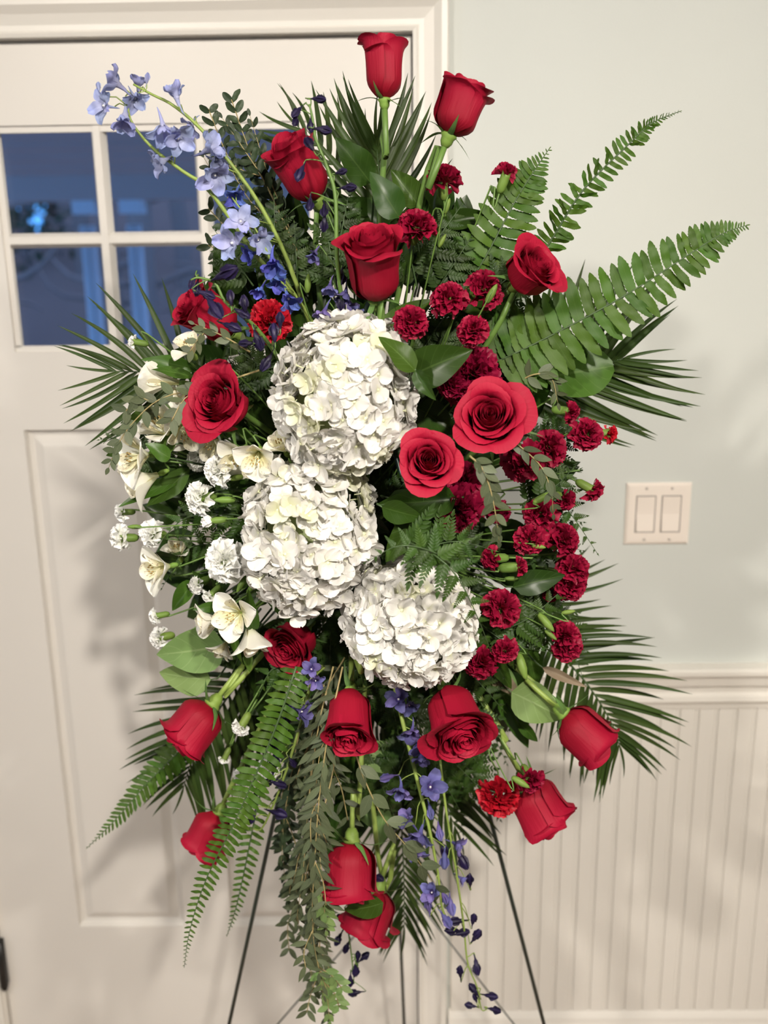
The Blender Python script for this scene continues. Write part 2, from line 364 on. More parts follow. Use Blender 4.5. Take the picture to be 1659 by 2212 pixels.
def bar(m, x0,x1,z0,z1, vert):
    if vert:
        c=(x0+x1)/2; pr=[(x0,F0+.022),(x0+.003,F0+.012),(c-.006,F0+.004),(c+.006,F0+.004),(x1-.003,F0+.012),(x1,F0+.022)]
        V=[(x,y,z) for z in (z0,z1) for x,y in pr]
    else:
        c=(z0+z1)/2; pr=[(z0,F0+.022),(z0+.003,F0+.012),(c-.006,F0+.004),(c+.006,F0+.004),(z1-.003,F0+.012),(z1,F0+.022)]
        V=[(x,y,z) for x in (x0,x1) for z,y in pr]
    n=6; m.add(V,[(i,(i+1)%n,(i+1)%n+n,i+n) for i in range(n)]); return m
for x in (-.500,-.327): st('glazing_bar', bar(MB(),x-.013,x+.013,gz0,gz1,True), M_DOOR, door)
hb=bar(MB(),gx0,gx1,1.6945,1.7195,False); hb.V=[v+Vector((0,.0007,0)) for v in hb.V]; st('glazing_bar', hb, M_DOOR, door)
gf=MB()
for a in ((gx0,gx0+.008,gz0+.008,gz1-.010),(gx1-.008,gx1,gz0+.008,gz1-.010)): bar(gf,*a,True)
for a in ((gx0,gx1,gz1-.010,gz1),(gx0,gx1,gz0,gz0+.008)): bar(gf,*a,False)
gf.V=[v+Vector((0,.0015,0)) for v in gf.V]; st('glazing_bead', gf, M_DOOR, door)
xs=[gx0,-.500,-.327,gx1]; zs=[gz0,1.707,gz1]
for i in range(3):
    for j in range(2): st('window_pane', bx(xs[i]+.001,xs[i+1]-.001,.036,.039,zs[j]+.001,zs[j+1]-.001), M_GLASS, door)
for z in (0.25,1.75):
    h=MB(); 
    h.tube([(DX0+.001,-.002,z-.055),(DX0+.001,-.002,z+.055)],.0085,10); h.tube([(DX0+.001,-.002,z-.063),(DX0+.001,-.002,z-.055)],.0055,8); h.tube([(DX0+.001,-.002,z+.055),(DX0+.001,-.002,z+.063)],.0055,8)
    h.box(DX0+.001,DX0+.006,-.002,.02,z-.055,z+.055)
    obj('door_hinge', h.mesh('door_hinge', M_BLACK), door)
st('door_seal', MB().box(dx1+.0005,DX1+.0025,.0125,.05,0.01,dz1-.002), M_DARK, door)
# light switch
sw = thing('light_switch','cream double rocker light switch on the pale sage wall','light switch', Matrix.Translation((.469,0,1.2135)))
m=MB(); a,b=.0585,.0575
rings=[(0,0),(0,-.003),(.004,-.006),(.010,-.0065)]
V=[]
for d,y in rings: V+=[(-a+d,y,-b+d),(a-d,y,-b+d),(a-d,y,b-d),(-a+d,y,b-d)]
F=[(k*4+i,k*4+(i+1)%4,(k+1)*4+(i+1)%4,(k+1)*4+i) for k in range(3) for i in range(4)]+[(12,13,14,15)]
m.add(V,F); obj('wall_plate', m.mesh('wall_plate',M_PLATE,False), sw)
for x in (-.023,.023):
    r=MB(); V=[(x-.0165,-.0062,-.033),(x+.0165,-.0062,-.033),(x+.0165,-.0062,.033),(x-.0165,-.0062,.033),(x-.0155,-.0105,-.032),(x+.0155,-.0105,-.032),(x+.0155,-.0066,.0),(x-.0155,-.0066,.0),(x+.0155,-.0085,.032),(x-.0155,-.0085,.032)]
    r.add(V,[(4,5,6,7),(7,6,8,9),(0,1,5,4),(3,9,8,2),(0,4,7,9,3),(1,2,8,6,5)])
    obj('rocker', r.mesh('rocker',M_PLATE,False), sw)
    g=MB()
    g.box(x-.0178,x-.0166,-.0068,-.0064,-.034,.034); g.box(x+.0166,x+.0178,-.0068,-.0064,-.034,.034); g.box(x-.0178,x+.0178,-.0068,-.0064,.0332,.0344); g.box(x-.0178,x+.0178,-.0068,-.0064,-.0344,-.0332)
    obj('rocker_gap', g.mesh('rocker_gap',M_DARK,False), sw)
    for z in (-.048,.048):
        s=MB(); s.lathe([(.0028,0),(.0026,.0008),(.0012,.001)],10,mat=Matrix.Translation((x,-.0064,z))@Matrix.Rotation(PI/2,4,'X'))
        obj('screw', s.mesh('screw',M_SCREW), sw)
wf=obj('window_2',None); wf['kind']='structure'  # added window surround on the solid left wall, dressing for the fill lamp
for nm,a in (('window_frame',(-2.90,-2.86,-3.25,-3.15,.85,2.25)),('window_frame',(-2.90,-2.86,-1.85,-1.75,.85,2.25)),('window_frame',(-2.90,-2.86,-3.25,-1.75,2.2,2.3)),('window_sill',(-2.90,-2.82,-3.3,-1.7,.80,.87))): st(nm,bx(*a),M_TRIM,wf)
# ceiling lamps that light the room
for k,(x,y,lab) in enumerate(((.45,-2.55,'round recessed ceiling lamp above the photographer'),(-1.0,-2.3,'round recessed ceiling lamp on the door side'),(1.6,-2.6,'round recessed ceiling lamp on the right side'))):
    l=thing('ceiling_lamp',lab,'lamp',Matrix.Translation((x,y,RZ1)),'recessed ceiling lamps')
    q=MB(); q.lathe([(.058,-.001),(.060,-.012),(.085,-.008),(.088,0)],20); obj('trim_ring',q.mesh('trim_ring',M_CEIL),l)
    q=MB(); q.lathe([(.052,-.0005),(.050,-.003)],20); obj('lens',q.mesh('lens',M_LAMP),l)

# ------------------------------------------------------------------ outside the door, at dusk
st('trim_4', MB().box(-6,3,0.13,4.2,2.42,2.50), M_PORCH)
pc = MB(); pc.add([(-6,.14,2.40),(3,.14,2.40),(3,3.9,2.06),(-6,3.9,2.06)],[(0,1,2,3)]); 
for k in range(12):
    y=.3+k*.3; z=2.40-(y-.14)*.34/3.76; pc.box(-6,3,y,y+.012,z-.008,z)
st('trim_5', pc, M_PORCH)
st('trim_6', MB().box(-6,3,3.9,4.1,1.93,2.42), M_PORCH)
st('trim_7', MB().box(-6,3,0.2,4.3,-.25,-.10), M_PORCH)
for x,lab in ((-1.72,'white porch column seen through the left window panes'),(-1.46,'slim white porch post seen through the middle window panes')):
    c=thing('porch_column',lab,'column',Matrix.Translation((x,4.0,-.10)))
    obj('shaft',MB().lathe([(.05,.12),(.045,.2),(.042,1.9)],20).mesh('shaft',M_PORCHC),c)
    obj('column_base',MB().box(-.07,.07,-.07,.07,0,.12).mesh('column_base',M_PORCHC,False),c)
    obj('capital',MB().box(-.06,.06,-.06,.06,1.96,2.03).mesh('capital',M_PORCHC,False),c)
def terrain(u,v):
    x=-30+u*50; y=4.3+v*26; f=max(0,(y-9))*.55; h=-.35+max(min(f,2.25),f*(1-math.exp(-((x/(y+1.75)+.353+.022*noise.noise(Vector((x*1.3,y*.9,5))))/.037)**4)))
    return (x,y,h+.25*noise.noise(Vector((x*.4,y*.4,0))))
o=obj('ground_outside',MB().grid(terrain,170,60).mesh('ground_outside',M_LITTER)); o['kind']='structure'
rt=random.Random(3)
for k in range(22):
    x=-9.5+k*.48+rt.uniform(-.08,.08); y=7.4+(k%3)*2.2+rt.uniform(-.1,.1)
    if -.395<x/(y+1.75)<-.315: continue
    t=thing('tree','bare grey-brown tree trunk in the dusk woods outside the door','tree',Matrix.Translation((x,y,-.35)),'bare trees outside the door')
    pts=[(0,0,0),(rt.uniform(-.1,.1),0,2),(rt.uniform(-.3,.3),0,4.5),(rt.uniform(-.5,.5),0,8)]
    q=MB(); q.tube(spline(pts,8),[.15-.013*i for i in range(9)],8); obj('trunk',q.mesh('trunk',M_BARK),t)
    for b in range(5):
        z=rt.uniform(1.2,4); s=rt.choice((-1,1)); q=MB()
        q.tube(spline([(0,0,z),(s*.5,rt.uniform(-.2,.2),z+rt.uniform(0,.3)),(s*.8,0,z+rt.uniform(-.1,.6))],5),[.04,.035,.03,.02,.015,.008],5)
        obj('branch',q.mesh('branch',M_BARK),t)
t=thing('evergreen_tree','leafy evergreen against the bright dusk sky in the left door pane','tree',Matrix.Translation((-5.05,12.2,0)))
q=MB(); q.tube([(0,0,0),(.05,0,1.5),(0,0,3.6)],[.10,.07,.02],7); obj('trunk',q.mesh('trunk',M_BARK),t)
q=MB(); rg=random.Random(8)
for k in range(420):
    z=rg.uniform(.9,3.7); a=rg.uniform(0,2*PI); d=rg.uniform(.15,.95)*(1.15-.22*z); c=Vector((math.cos(a)*d,math.sin(a)*d,z)); s=rg.uniform(.05,.12)
    u=Vector((rg.uniform(-1,1),rg.uniform(-1,1),rg.uniform(-1,1))).normalized(); v=u.orthogonal().normalized()
    q.add([c-u*s,c-v*s*.5,c+u*s,c+v*s*.5],[(0,1,2,3)])
o=obj('foliage',q.mesh('foliage',plain('evergreen_foliage',(0.05,0.09,0.05),0.8)),t); o['kind']='stuff'

# ------------------------------------------------------------------ kinds of leaves
def leaf_mesh(name, mat, prof, W=.5, fold=.25, bend=.2, nu=4, nv=8, wav=0., seed=0, side=0., tw=0., thick=None):
    rr=random.Random(seed); ph=rr.uniform(0,6); f2=rr.uniform(2,4)
    def fn(u,v):
        s=(u-.5)*2; hw=W*.5*prof(v)
        x=s*hw + side*v*v; y=v; z=abs(s)*hw*fold - bend*v*v + wav*hw*abs(s)*math.sin(f2*v*PI+ph+(s>0)*1.7)
        if tw: a=tw*v; x,z=x*math.cos(a)-z*math.sin(a),x*math.sin(a)+z*math.cos(a)
        return (x,y*(1-.12*abs(bend)*v),z)
    return MB().grid(fn,nu,nv).mesh(name,mat)
p_oval = lambda t: max(0.03,math.sin(PI*min(1,t*.98+.01)**.85))**.8
p_ovate = lambda t: max(0.02,(math.sin(PI*t**.72))**.75*(1-.25*t)) if 0<t<1 else .02
p_round = lambda t: max(0.03,math.sin(PI*(t*.97+.015))**.55)
p_lance = lambda t: max(0.02,math.sin(PI*t**.8)**1.0) if 0<t<1 else .02
p_strap = lambda t: max(0.02,min(1,.35+t*5)*(1-t**2.2)**.9) if t<1 else .02
p_obov = lambda t: max(.05,(.25+.75*sstep(t*1.3))*min(1,((1-t)*5.5)**.5)) if t<1 else .12
def p_pinna(t):
    b=min(1,.75+t*2)*min(1,((1-t)*3.2)**.6) if t<1 else .03
    return max(.03,b*(1+.07*math.sin(t*PI*18)))
VAR={}
def variants(key, n, f):
    if key not in VAR: VAR[key]=[f(i) for i in range(n)]
    return VAR[key]
def leafset(kind, mat, mname):
    def mk(i):
        r=random.Random(hash_(kind)+i)
        if kind=='salal': return leaf_mesh('leaf',mat,p_ovate,.62,r.uniform(.15,.4),r.uniform(.02,.3),6,10,.12,i,r.uniform(-.06,.06))
        if kind=='round': return leaf_mesh('leaf',mat,p_round,.8,.12,r.uniform(.02,.18),6,10,.08,i)
        if kind=='euc':   return leaf_mesh('leaf',mat,p_oval,.50,.12,r.uniform(-.05,.2),2,6,.0,i,r.uniform(-.06,.06))
        if kind=='euclong':return leaf_mesh('leaf',mat,p_lance,.34,.15,r.uniform(0,.2),2,7,.0,i,r.uniform(-.08,.08))
        if kind=='palm':  return leaf_mesh('leaflet',mat,p_strap,.078,.55,r.uniform(.02,.25),2,9,.0,i,r.uniform(.06,.22))
        if kind=='fern':  return leaf_mesh('pinna',mat,p_pinna,.29,.12,r.uniform(-.05,.2),2,20,.25,i,r.uniform(-.03,.10))
        if kind=='lance': return leaf_mesh('leaf',mat,p_lance,.28,.2,r.uniform(0,.3),4,9,.15,i,r.uniform(-.1,.1),r.uniform(-.5,.5))
        if kind=='sepal': return leaf_mesh('sepal',mat,lambda t:max(.02,(1-t)**.8*min(1,.6+t*2)),.34,.2,[-.35,.1,.5,.8][i%4],3,7,.1,i)
        if kind=='lobed': return lobed(mat,i)
    return variants((kind,mname),5,mk)
def hash_(s): return sum(ord(c)*(i+1) for i,c in enumerate(s))
def lobed(mat, seed):
    """one side frond of a leatherleaf fern: midrib with toothed leaflets"""
    r=random.Random(seed+50); m=MB(); n=8
    def blade(o,d,L,Wd,curve):
        d=Vector((d[0],d[1],0)).normalized(); nrm=Vector((-d.y,d.x,0)); 
        def fn(u,v):
            s=(u-.5)*2; hw=Wd*.5*max(.04,min(1,.5+v*2.2)*min(1,((1-v)*2.0)**.7) if v<1 else .04)*(1+.10*math.sin(v*PI*7))
            p=Vector(o)+d*v*L+nrm*s*hw; p.z=-.10*(p.y**2)+abs(s)*hw*.25-curve*v*v*L
            return p
        m.grid(fn,2,8)
    for k in range(n):
        y=.06+k*.105; L=.27*(1-(k/n)**1.3*.72)
        for sd in (-1,1): blade((0,y+(.03 if sd>0 else 0),0),(sd,.62+.3*k/n),L,L*.46,r.uniform(0,.25))
    blade((0,.80,0),(0,1),.22,.10,.1)
    m.tube([(0,0,0),(0,.5,-.025),(0,.95,-.09)],[.008,.006,.003],4)
    return m.mesh('pinna',mat)

def rt_mesh(pts, radii, mat, name, inv=None, n=6):
    if inv is not None: pts=[inv@Vector(p) for p in pts]
    return MB().tube(pts,radii,n).mesh(name,mat)

def rachis_points(W, t):
    x=t*(len(W)-1); k=min(int(x),len(W)-2); f=x-k
    return mixn(W[k],W[k+1],f), (W[k+1]-W[k]).normalized()

def frond(name,label,cat,path,n,Lpx,kind,mat,mname,prof,ang0,ang1,group=None,start=.08,nrm=None,rr=.0016,rmat=None,
          pname=None,wscale=1.,lift=.25,jit=.08,tip=True,sides=(-1,1),rname='rachis',droop=0.,tiltn=.25,seed=0,alt=.5):
    """stalk with leaflets along both sides"""
    r=random.Random(seed+hash_(label)); W=pxpath(path,20)
    T=thing(name,label,cat,Matrix.Translation(W[0]),group); inv=Matrix.Translation(-W[0])
    obj(rname,rt_mesh(W,[rr*(1-.75*i/20) for i in range(21)],rmat or M_STEM,rname,inv),T)
    N=Vector(nrm) if nrm else VB; MS=leafset(kind,mat,mname); pn=pname or MS[0].name.split('.')[0]
    for i in range(n):
        for sd in sides:
            t=start+(1-start)*((i+(alt if sd>0 else 0)+.2)/n)
            if t>.995: continue
            p,tg=rachis_points(W,t); sdv=tg.cross(N).normalized()*sd
            a=rad(ang0+(ang1-ang0)*t)+r.uniform(-jit,jit)
            Nn=(N+sdv*lift*r.uniform(.3,1.2)+tg*r.uniform(-tiltn,tiltn)).normalized()
            d=tg*math.cos(a)+sdv*math.sin(a)+Vector((0,0,-droop*r.uniform(.6,1.4)))+N*r.uniform(-.12,.12)
            L=Lpx*MPP(p)*prof(t)*r.uniform(.92,1.06)
            # leaflets of the left side are mirrored so that both curve towards the tip
            mat4=frame(p-W[0],d,Nn,L,sx=L*wscale*(-sd if kind in('palm','fern') else 1),sz=L)
            obj(pn,r.choice(MS),T,mat4)
    if tip:
        p,tg=rachis_points(W,1); L=Lpx*MPP(p)*prof(1.0)*.8
        if L>0: obj(pn,MS[0],T,frame(p-W[0],tg,N,L,sx=L*wscale))
    return T
pf_fern=lambda t: (.75+.25*min(1,t*4))*max(.10,(1-t**1.9))
pf_palm=lambda t: (.80+.20*math.sin(PI*t))*(1-.38*t**3)
pf_tri=lambda t: max(.12,(1-t)**.8)
FN=[0]
def sword(label,path,n,Lpx,mat=None,mname='F',cat='fern frond',group=None,a0=88,a1=62,ws=1.,**k):
    return frond('sword_fern_frond',label,cat,path,n,Lpx,'fern',mat or M_FERN,mname,k.pop('prof',pf_fern),a0,a1,group,pname='pinna',wscale=ws,rr=.0015,rmat=M_STEMD,**k)
def palm(label,path,n,Lpx,a0=48,a1=26,**k):
    return frond('palm_frond',label,'palm frond',path,n,Lpx,'palm',M_PALM,'P',k.pop('prof',pf_palm),a0,a1,pname='leaflet',wscale=k.pop('wscale',1.05),rr=.0022,rmat=M_STEMD,lift=.15,**k)
def leather(label,path,n,Lpx,mat=None,group=None,**k):
    return frond('leatherleaf_fern',label,'fern frond',path,n,Lpx,'lobed',mat or M_LEATH,'L' if not mat else mat.name,pf_tri,68,50,group,pname='pinna',rr=.0012,rmat=M_STEMD,start=k.pop('start',.12),**k)
def euc(label,path,n,Lpx,mat=None,kind='euc',group=None,a0=52,a1=30,branches=(),wscale=1.,**k):
    T=frond('eucalyptus_branch',label,'eucalyptus',path,n,Lpx,kind,mat or M_EUC,(mat or M_EUC).name,lambda t:(.85+.15*math.sin(PI*t))*(1-.35*t**3),a0,a1,group,
          pname='leaf',rr=.0012,rmat=M_TWIG,rname='twig',lift=.4,jit=.5,tiltn=1.0,alt=.0,wscale=wscale,**k)
    r=random.Random(hash_(label)); MS=leafset(kind,mat or M_EUC,(mat or M_EUC).name); O=T.matrix_world.translation.copy()
    for br in branches:
        W=pxpath(br,8); obj('side_twig',rt_mesh(W,[.0008]*9,M_TWIG,'side_twig',Matrix.Translation(-O),4),T)
        L0=sum((W[i+1]-W[i]).length for i in range(8)); L=Lpx*MPP(W[0])*.85; m=max(2,int(L0/(L*.62)))
        for i in range(m):
            for sd in (-1,1):
                p,tg=rachis_points(W,(i+.8)/m*.99); s=tg.cross(VB).normalized()*sd; a=rad(45)+r.uniform(-.35,.35)
                obj('leaf',r.choice(MS),T,frame(p-O,tg*math.cos(a)+s*math.sin(a),VB+s*r.uniform(0,.8)+tg*r.uniform(-.9,.9),L*r.uniform(.8,1.1),sx=L*wscale))
    return T
def salal(label,leaves,group=None,mat=None,cat='leafy branch',twig=True,kind='salal',name='salal_branch'):
    """leaves: (base px,py, tip px,py, width px, depth y, [material],[roll])"""
    O=P(leaves[0][0],leaves[0][1],leaves[0][5]); T=thing(name,label,cat,Matrix.Translation(O),group)
    r=random.Random(hash_(label)+int(leaves[0][0]))
    for lf in leaves:
        bx_,by,tx,ty,wp,y=lf[:6]; mt=lf[6] if len(lf)>6 and lf[6] else (mat or M_SALAL); roll=lf[7] if len(lf)>7 else r.uniform(-.35,.35); kd=lf[8] if len(lf)>8 else kind
        b=P(bx_,by,y+.008); t=P(tx,ty,y-.004+r.uniform(-.015,.01)); d=t-b; L=d.length*1.03
        MS=leafset(kd,mt,mt.name); nn=(VB+d.cross(VB).normalized()*roll)
        base={'salal':.62,'round':.8,'lance':.28}[kd]
        obj('leaf',r.choice(MS),T,frame(b-O,d,nn,L,sx=wp*MPP(b)/base))
        if twig:
            c=P(785,1150,-.50); q=[b-O, b-d*.12-O+Vector((0,.006,0)), mixn(b,c,.22)-O+Vector((0,.04,0))]
            obj('twig',MB().tube(q,[.0009,.0012,.0016],5).mesh('twig',M_STEMD),T)
    return T

# ------------------------------------------------------------------ flowers
FOC=lambda px=785,py=1150: P(px,py,-.52)
def axis(A,E): return (VR*math.cos(rad(A))+VU*math.sin(rad(A)))*math.cos(rad(E))+VB*math.sin(rad(E))
def stem_path(base,ax,first=.03,via=None,to=None,n=10):
    tgt=to or FOC()+Vector((R.uniform(-.03,.03),R.uniform(0,.03),R.uniform(-.04,.04)))
    pts=[base, base-ax*first]
    if via: pts+= [P(*q) for q in via]
    pts.append(tgt)
    return spline(pts,n)
def r0n(a,b,c): return noise.noise(Vector((a,b,c)))
def rose_petals(open_, seed):
    """unit rose: radius 1, mouth at +z, height H; list of (petal mesh, spin)"""
    r=random.Random(seed); H=2.30-.55*open_; out=[]; n=30
    ang=r.uniform(0,6)
    for k in range(n):
        t=k/(n-1); ang+=2.3999+r.uniform(-.25,.25)
        rho=.07+.93*t**(.85 if open_<.6 else .95); 
        if open_<.35: rho=.08+.87*t**.70
        h=H*(1-.04*(1-t))*(r.uniform(.80,1.04) if t>.6 else r.uniform(.95,1.04)) if open_<.5 else H*(.93+.07*math.sin(t*2.2))-.30*open_*t*t
        flare=(-.36*(1-t)+ (.06+.40*open_)*t**1.6)*r.uniform(.8,1.2)
        curl=(.05+.30*t**2)*(.6+.8*open_)*r.uniform(.7,1.3)
        if open_<.35: curl=(.30 if t>.72 else .07)*r.uniform(.6,1.5); flare=-.26+.24*t+(r.uniform(0,.30) if t>.72 else 0)
        width=mixn(2.9,2.0,t)*r.uniform(.92,1.08); ph=r.uniform(0,6); wv=.03+.06*t; skew=r.uniform(.03,.09) if open_>=.35 or t<.55 else r.uniform(.06,.13); pt=r.uniform(.0,.08)*t
        nu=10 if t>.4 else 8
        def fn(u,v,rho=rho,h=h,flare=flare,curl=curl,width=width,ph=ph,wv=wv,skew=skew,pt=pt,t=t):
            s=(u-.5)*2; vv=v*(1-.20*abs(s)**3)
            bell=math.sin(PI/2*min(1,vv/.34))**.62
            q=max(0,(vv-.38)/.62)
            rr=rho*(bell*.98+flare*q*q)
            c=max(0,(vv-.80)/.20); rr+=curl*c*c*.75; z=h*vv-curl*c**3*.55
            rr*=1+skew*s+.022*math.sin(7*s+ph*3)*math.sin(PI*min(1,vv*1.1))+.03*r0n(s*1.7,vv*2.2,ph); rr+=wv*math.sin(3.2*s+ph)*vv*vv*min(1,rho*1.5)
            z+=pt*(1-abs(s))*vv+wv*.7*math.cos(4*s+ph*2)*vv**3
            a=s*width/2*(.55+.45*min(1,vv/.3))
            rr=max(rr,.02)
            return (rr*math.cos(a),rr*math.sin(a),z)
        out.append((fn,nu,t,ang))
    return out,H
ROSE={}
def rose_set(open_, seed):
    key=(open_,seed)
    if key in ROSE: return ROSE[key]
    ps,H=rose_petals(open_,seed); heart=MB(); L=[]
    for fn,nu,t,a in ps:
        if t<.20: heart.grid(fn,nu,8,mat=Matrix.Rotation(a,4,'Z'))
        else: L.append((MB().grid(fn,nu,11).mesh('petal',M_ROSE),a))
    ROSE[key]=(heart.mesh('petal_heart',M_ROSE),L,H); return ROSE[key]
def rose(label,cx,cy,wpx,A,E,y,open_,seed,spin=None,reflex=2,lenpx=None,via=None,vis=True,sq=1.,stemr=.0034,sep=1.):
    C=P(cx,cy,y); s=wpx*.5*MPP(C); ax=axis(A,E).normalized(); heart,L,H=rose_set(open_,seed)
    fat=1.12+.16*open_ if open_>=.35 else .98+.5*max(0,open_-.15); s/=fat
    hz=(lenpx*MPP(C)/max(.45,math.cos(rad(E))))/(H*s) if lenpx else 1.
    base=C-ax*H*s*hz*.5
    T=thing('rose',label,'rose',zframe(base,ax,spin if spin is not None else R.uniform(0,6)),None); inv=T.matrix_world.inverted()
    SC=Matrix.Diagonal((s,s,s*hz,1))
    obj('petal_heart',heart,T,SC)
    for me,a in L: obj('petal',me,T,SC@Matrix.Rotation(a,4,'Z'))
    cal=MB().lathe([(.02*s,-.50*s),(.16*s,-.46*s),(.26*s,-.28*s),(.27*s,-.12*s),(.36*s,.02*s),(.30*s,.10*s)],10).mesh('calyx',M_CALYX); obj('calyx',cal,T)
    MS=leafset('sepal',M_SEPAL,'sep')
    for k in range(5):
        a=2*PI*k/5+.3; up=[.9,.35,-.5][min(2,(reflex+k)%3)]
        d=Vector((math.cos(a),math.sin(a),up)); o=Vector((math.cos(a)*.27*s,math.sin(a)*.27*s,-.02*s))
        obj('sepal',MS[(k+reflex)%4],T,frame(o,d,Vector((math.cos(a)*-up,math.sin(a)*-up,1.)),s*1.15*sep,sx=s*.95))
    W=stem_path(base-ax*.46*s,ax,.05,via)
    obj('stem',rt_mesh(W,[stemr]*11,M_STEM if cy<1400 else M_STEML,'stem',inv,8),T)
    return T

CARN={}
def carn_set(key, mat, mini):
    if key in CARN: return CARN[key]
    L=[]
    for i in range(6):
        r=random.Random(i*7+hash_(key)); ph=r.uniform(0,6); fr=r.uniform(3,5); tn=11 if not mini else 7
        def fn(u,v,ph=ph,fr=fr,r0=i):
            s=(u-.5)*2; a=s*rad(50)*(.35+.65*sstep(v*1.3)); rr=.12+.88*v
            edge=1-.13*abs(s)**2.5+(.028*(1 if int(u*22)%2 else -1) if v>.93 else 0)
            rr*=edge
            z=.20*math.sin(fr*s*1.7+ph)*v**1.4+.07*math.sin(8*s+ph*2)*v**3-.10*v*v
            return (rr*math.sin(a),rr*math.cos(a),z)
        L.append(MB().grid(fn,22,6).mesh('petal',mat))
    CARN[key]=L; return L
M_BYKEY={}
def carnation(label,cx,cy,wpx,A,E,y,kind='burg',open_=1.,name='carnation',group=None,via=None,big=False,calyx=True,cal=1.0):
    """kind: burg, dark, red, white; open_ 1 = full face, .3 = bud just opening"""
    mat={'burg':M_BURG,'dark':M_DKBURG,'red':M_REDC,'white':M_WHC}[kind]
    C=P(cx,cy,y); Rr=wpx*.5*MPP(C); ax=axis(A,E).normalized(); MS=carn_set(kind+('b' if big else ''),mat,not big)
    n=44 if big else 32
    if open_<.5: n=16
    r=random.Random(int(cx*7+cy))
    base=C-ax*Rr*(.25+.55*(1-open_))
    T=thing(name,label,'carnation',zframe(base,ax,r.uniform(0,6)),group); inv=T.matrix_world.inverted()
    for k in range(n):
        t=k/(n-1); a=k*2.3999+r.uniform(-.3,.3)
        el=rad(mixn(98,mixn(62,-6,open_),t**.8)+r.uniform(-18,18)); Lp=Rr*mixn(.60+.5*(1-open_),1.12,t**.8)*r.uniform(.82,1.12)
        h=Rr*mixn(.30,-.02,t)
        d=Vector((math.cos(a)*math.cos(el),math.sin(a)*math.cos(el),math.sin(el)))
        nn=Vector((-math.cos(a)*math.sin(el),-math.sin(a)*math.sin(el),math.cos(el)))
        o=Vector((math.cos(a),math.sin(a),0))*Rr*mixn(.26,.08,t)*r.uniform(.3,1)+Vector((0,0,h-Rr*.10))
        tw=Matrix.Rotation(r.uniform(-.8,.8),4,'Y')
        obj('petal',MS[r.randrange(6)],T,frame(o,d,nn,Lp,sx=Lp*(1. if big else 1.12)*(1.15 if open_<.5 else 1))@tw)
    cw=(.0056 if kind!='white' else .0054)*cal; cl=cw*(3.3 if not big else 3.4)
    if wpx<36: cw*=.75; cl*=.8
    c=MB().lathe([(cw*.22,-cl*1.08),(cw*.62,-cl),(cw*.95,-cl*.8),(cw,-cl*.4),(cw*.98,-cl*.08),(cw*1.06,cl*.03),(cw*.9,cl*.06)],10).mesh('calyx',M_BUDG); obj('calyx',c,T)
    for k in range(5):
        a=2*PI*k/5; obj('calyx_tooth',leafset('sepal',M_CALYX,'cal')[0],T,frame(Vector((math.cos(a)*cw*.9,math.sin(a)*cw*.9,-cl*.02)),Vector((math.cos(a)*.35,math.sin(a)*.35,1)),Vector((math.cos(a),math.sin(a),-.3)),cw*1.1,sx=cw*2.2))
    W=stem_path(base-ax*cl,ax,.02,via); obj('stem',rt_mesh(W,.0011,M_STEM,'stem',inv,5),T)
    return T
def carn_bud(label,cx,cy,lpx,A,E,y,tip=None,group=None,name='carnation_bud',via=None,w=.34):
    C=P(cx,cy,y); L=lpx*MPP(C); ax=axis(A,E).normalized(); base=C-ax*L*.5
    T=thing(name,label,'flower bud',zframe(base,ax),group); inv=T.matrix_world.inverted(); q=L*w*.5
    obj('calyx',MB().lathe([(q*.3,0),(q*.7,L*.06),(q,L*.3),(q*1.0,L*.6),(q*.55,L*.88),(q*.1,L)],9).mesh('calyx',M_BUDG),T)
    if tip:
        MS=carn_set(tip,{'white':M_WHC,'burg':M_BURG}[tip],True)
        for k in range(5):
            a=k*1.257; obj('petal',MS[k],T,frame(Vector((0,0,L*.5)),Vector((math.cos(a)*.25,math.sin(a)*.25,1)),Vector((math.cos(a),math.sin(a),-.2)),L*.75,sx=L*.36))
    W=stem_path(base,ax,.015,via); obj('stem',rt_mesh(W,.0009,M_STEM,'stem',inv,5),T)
    return T

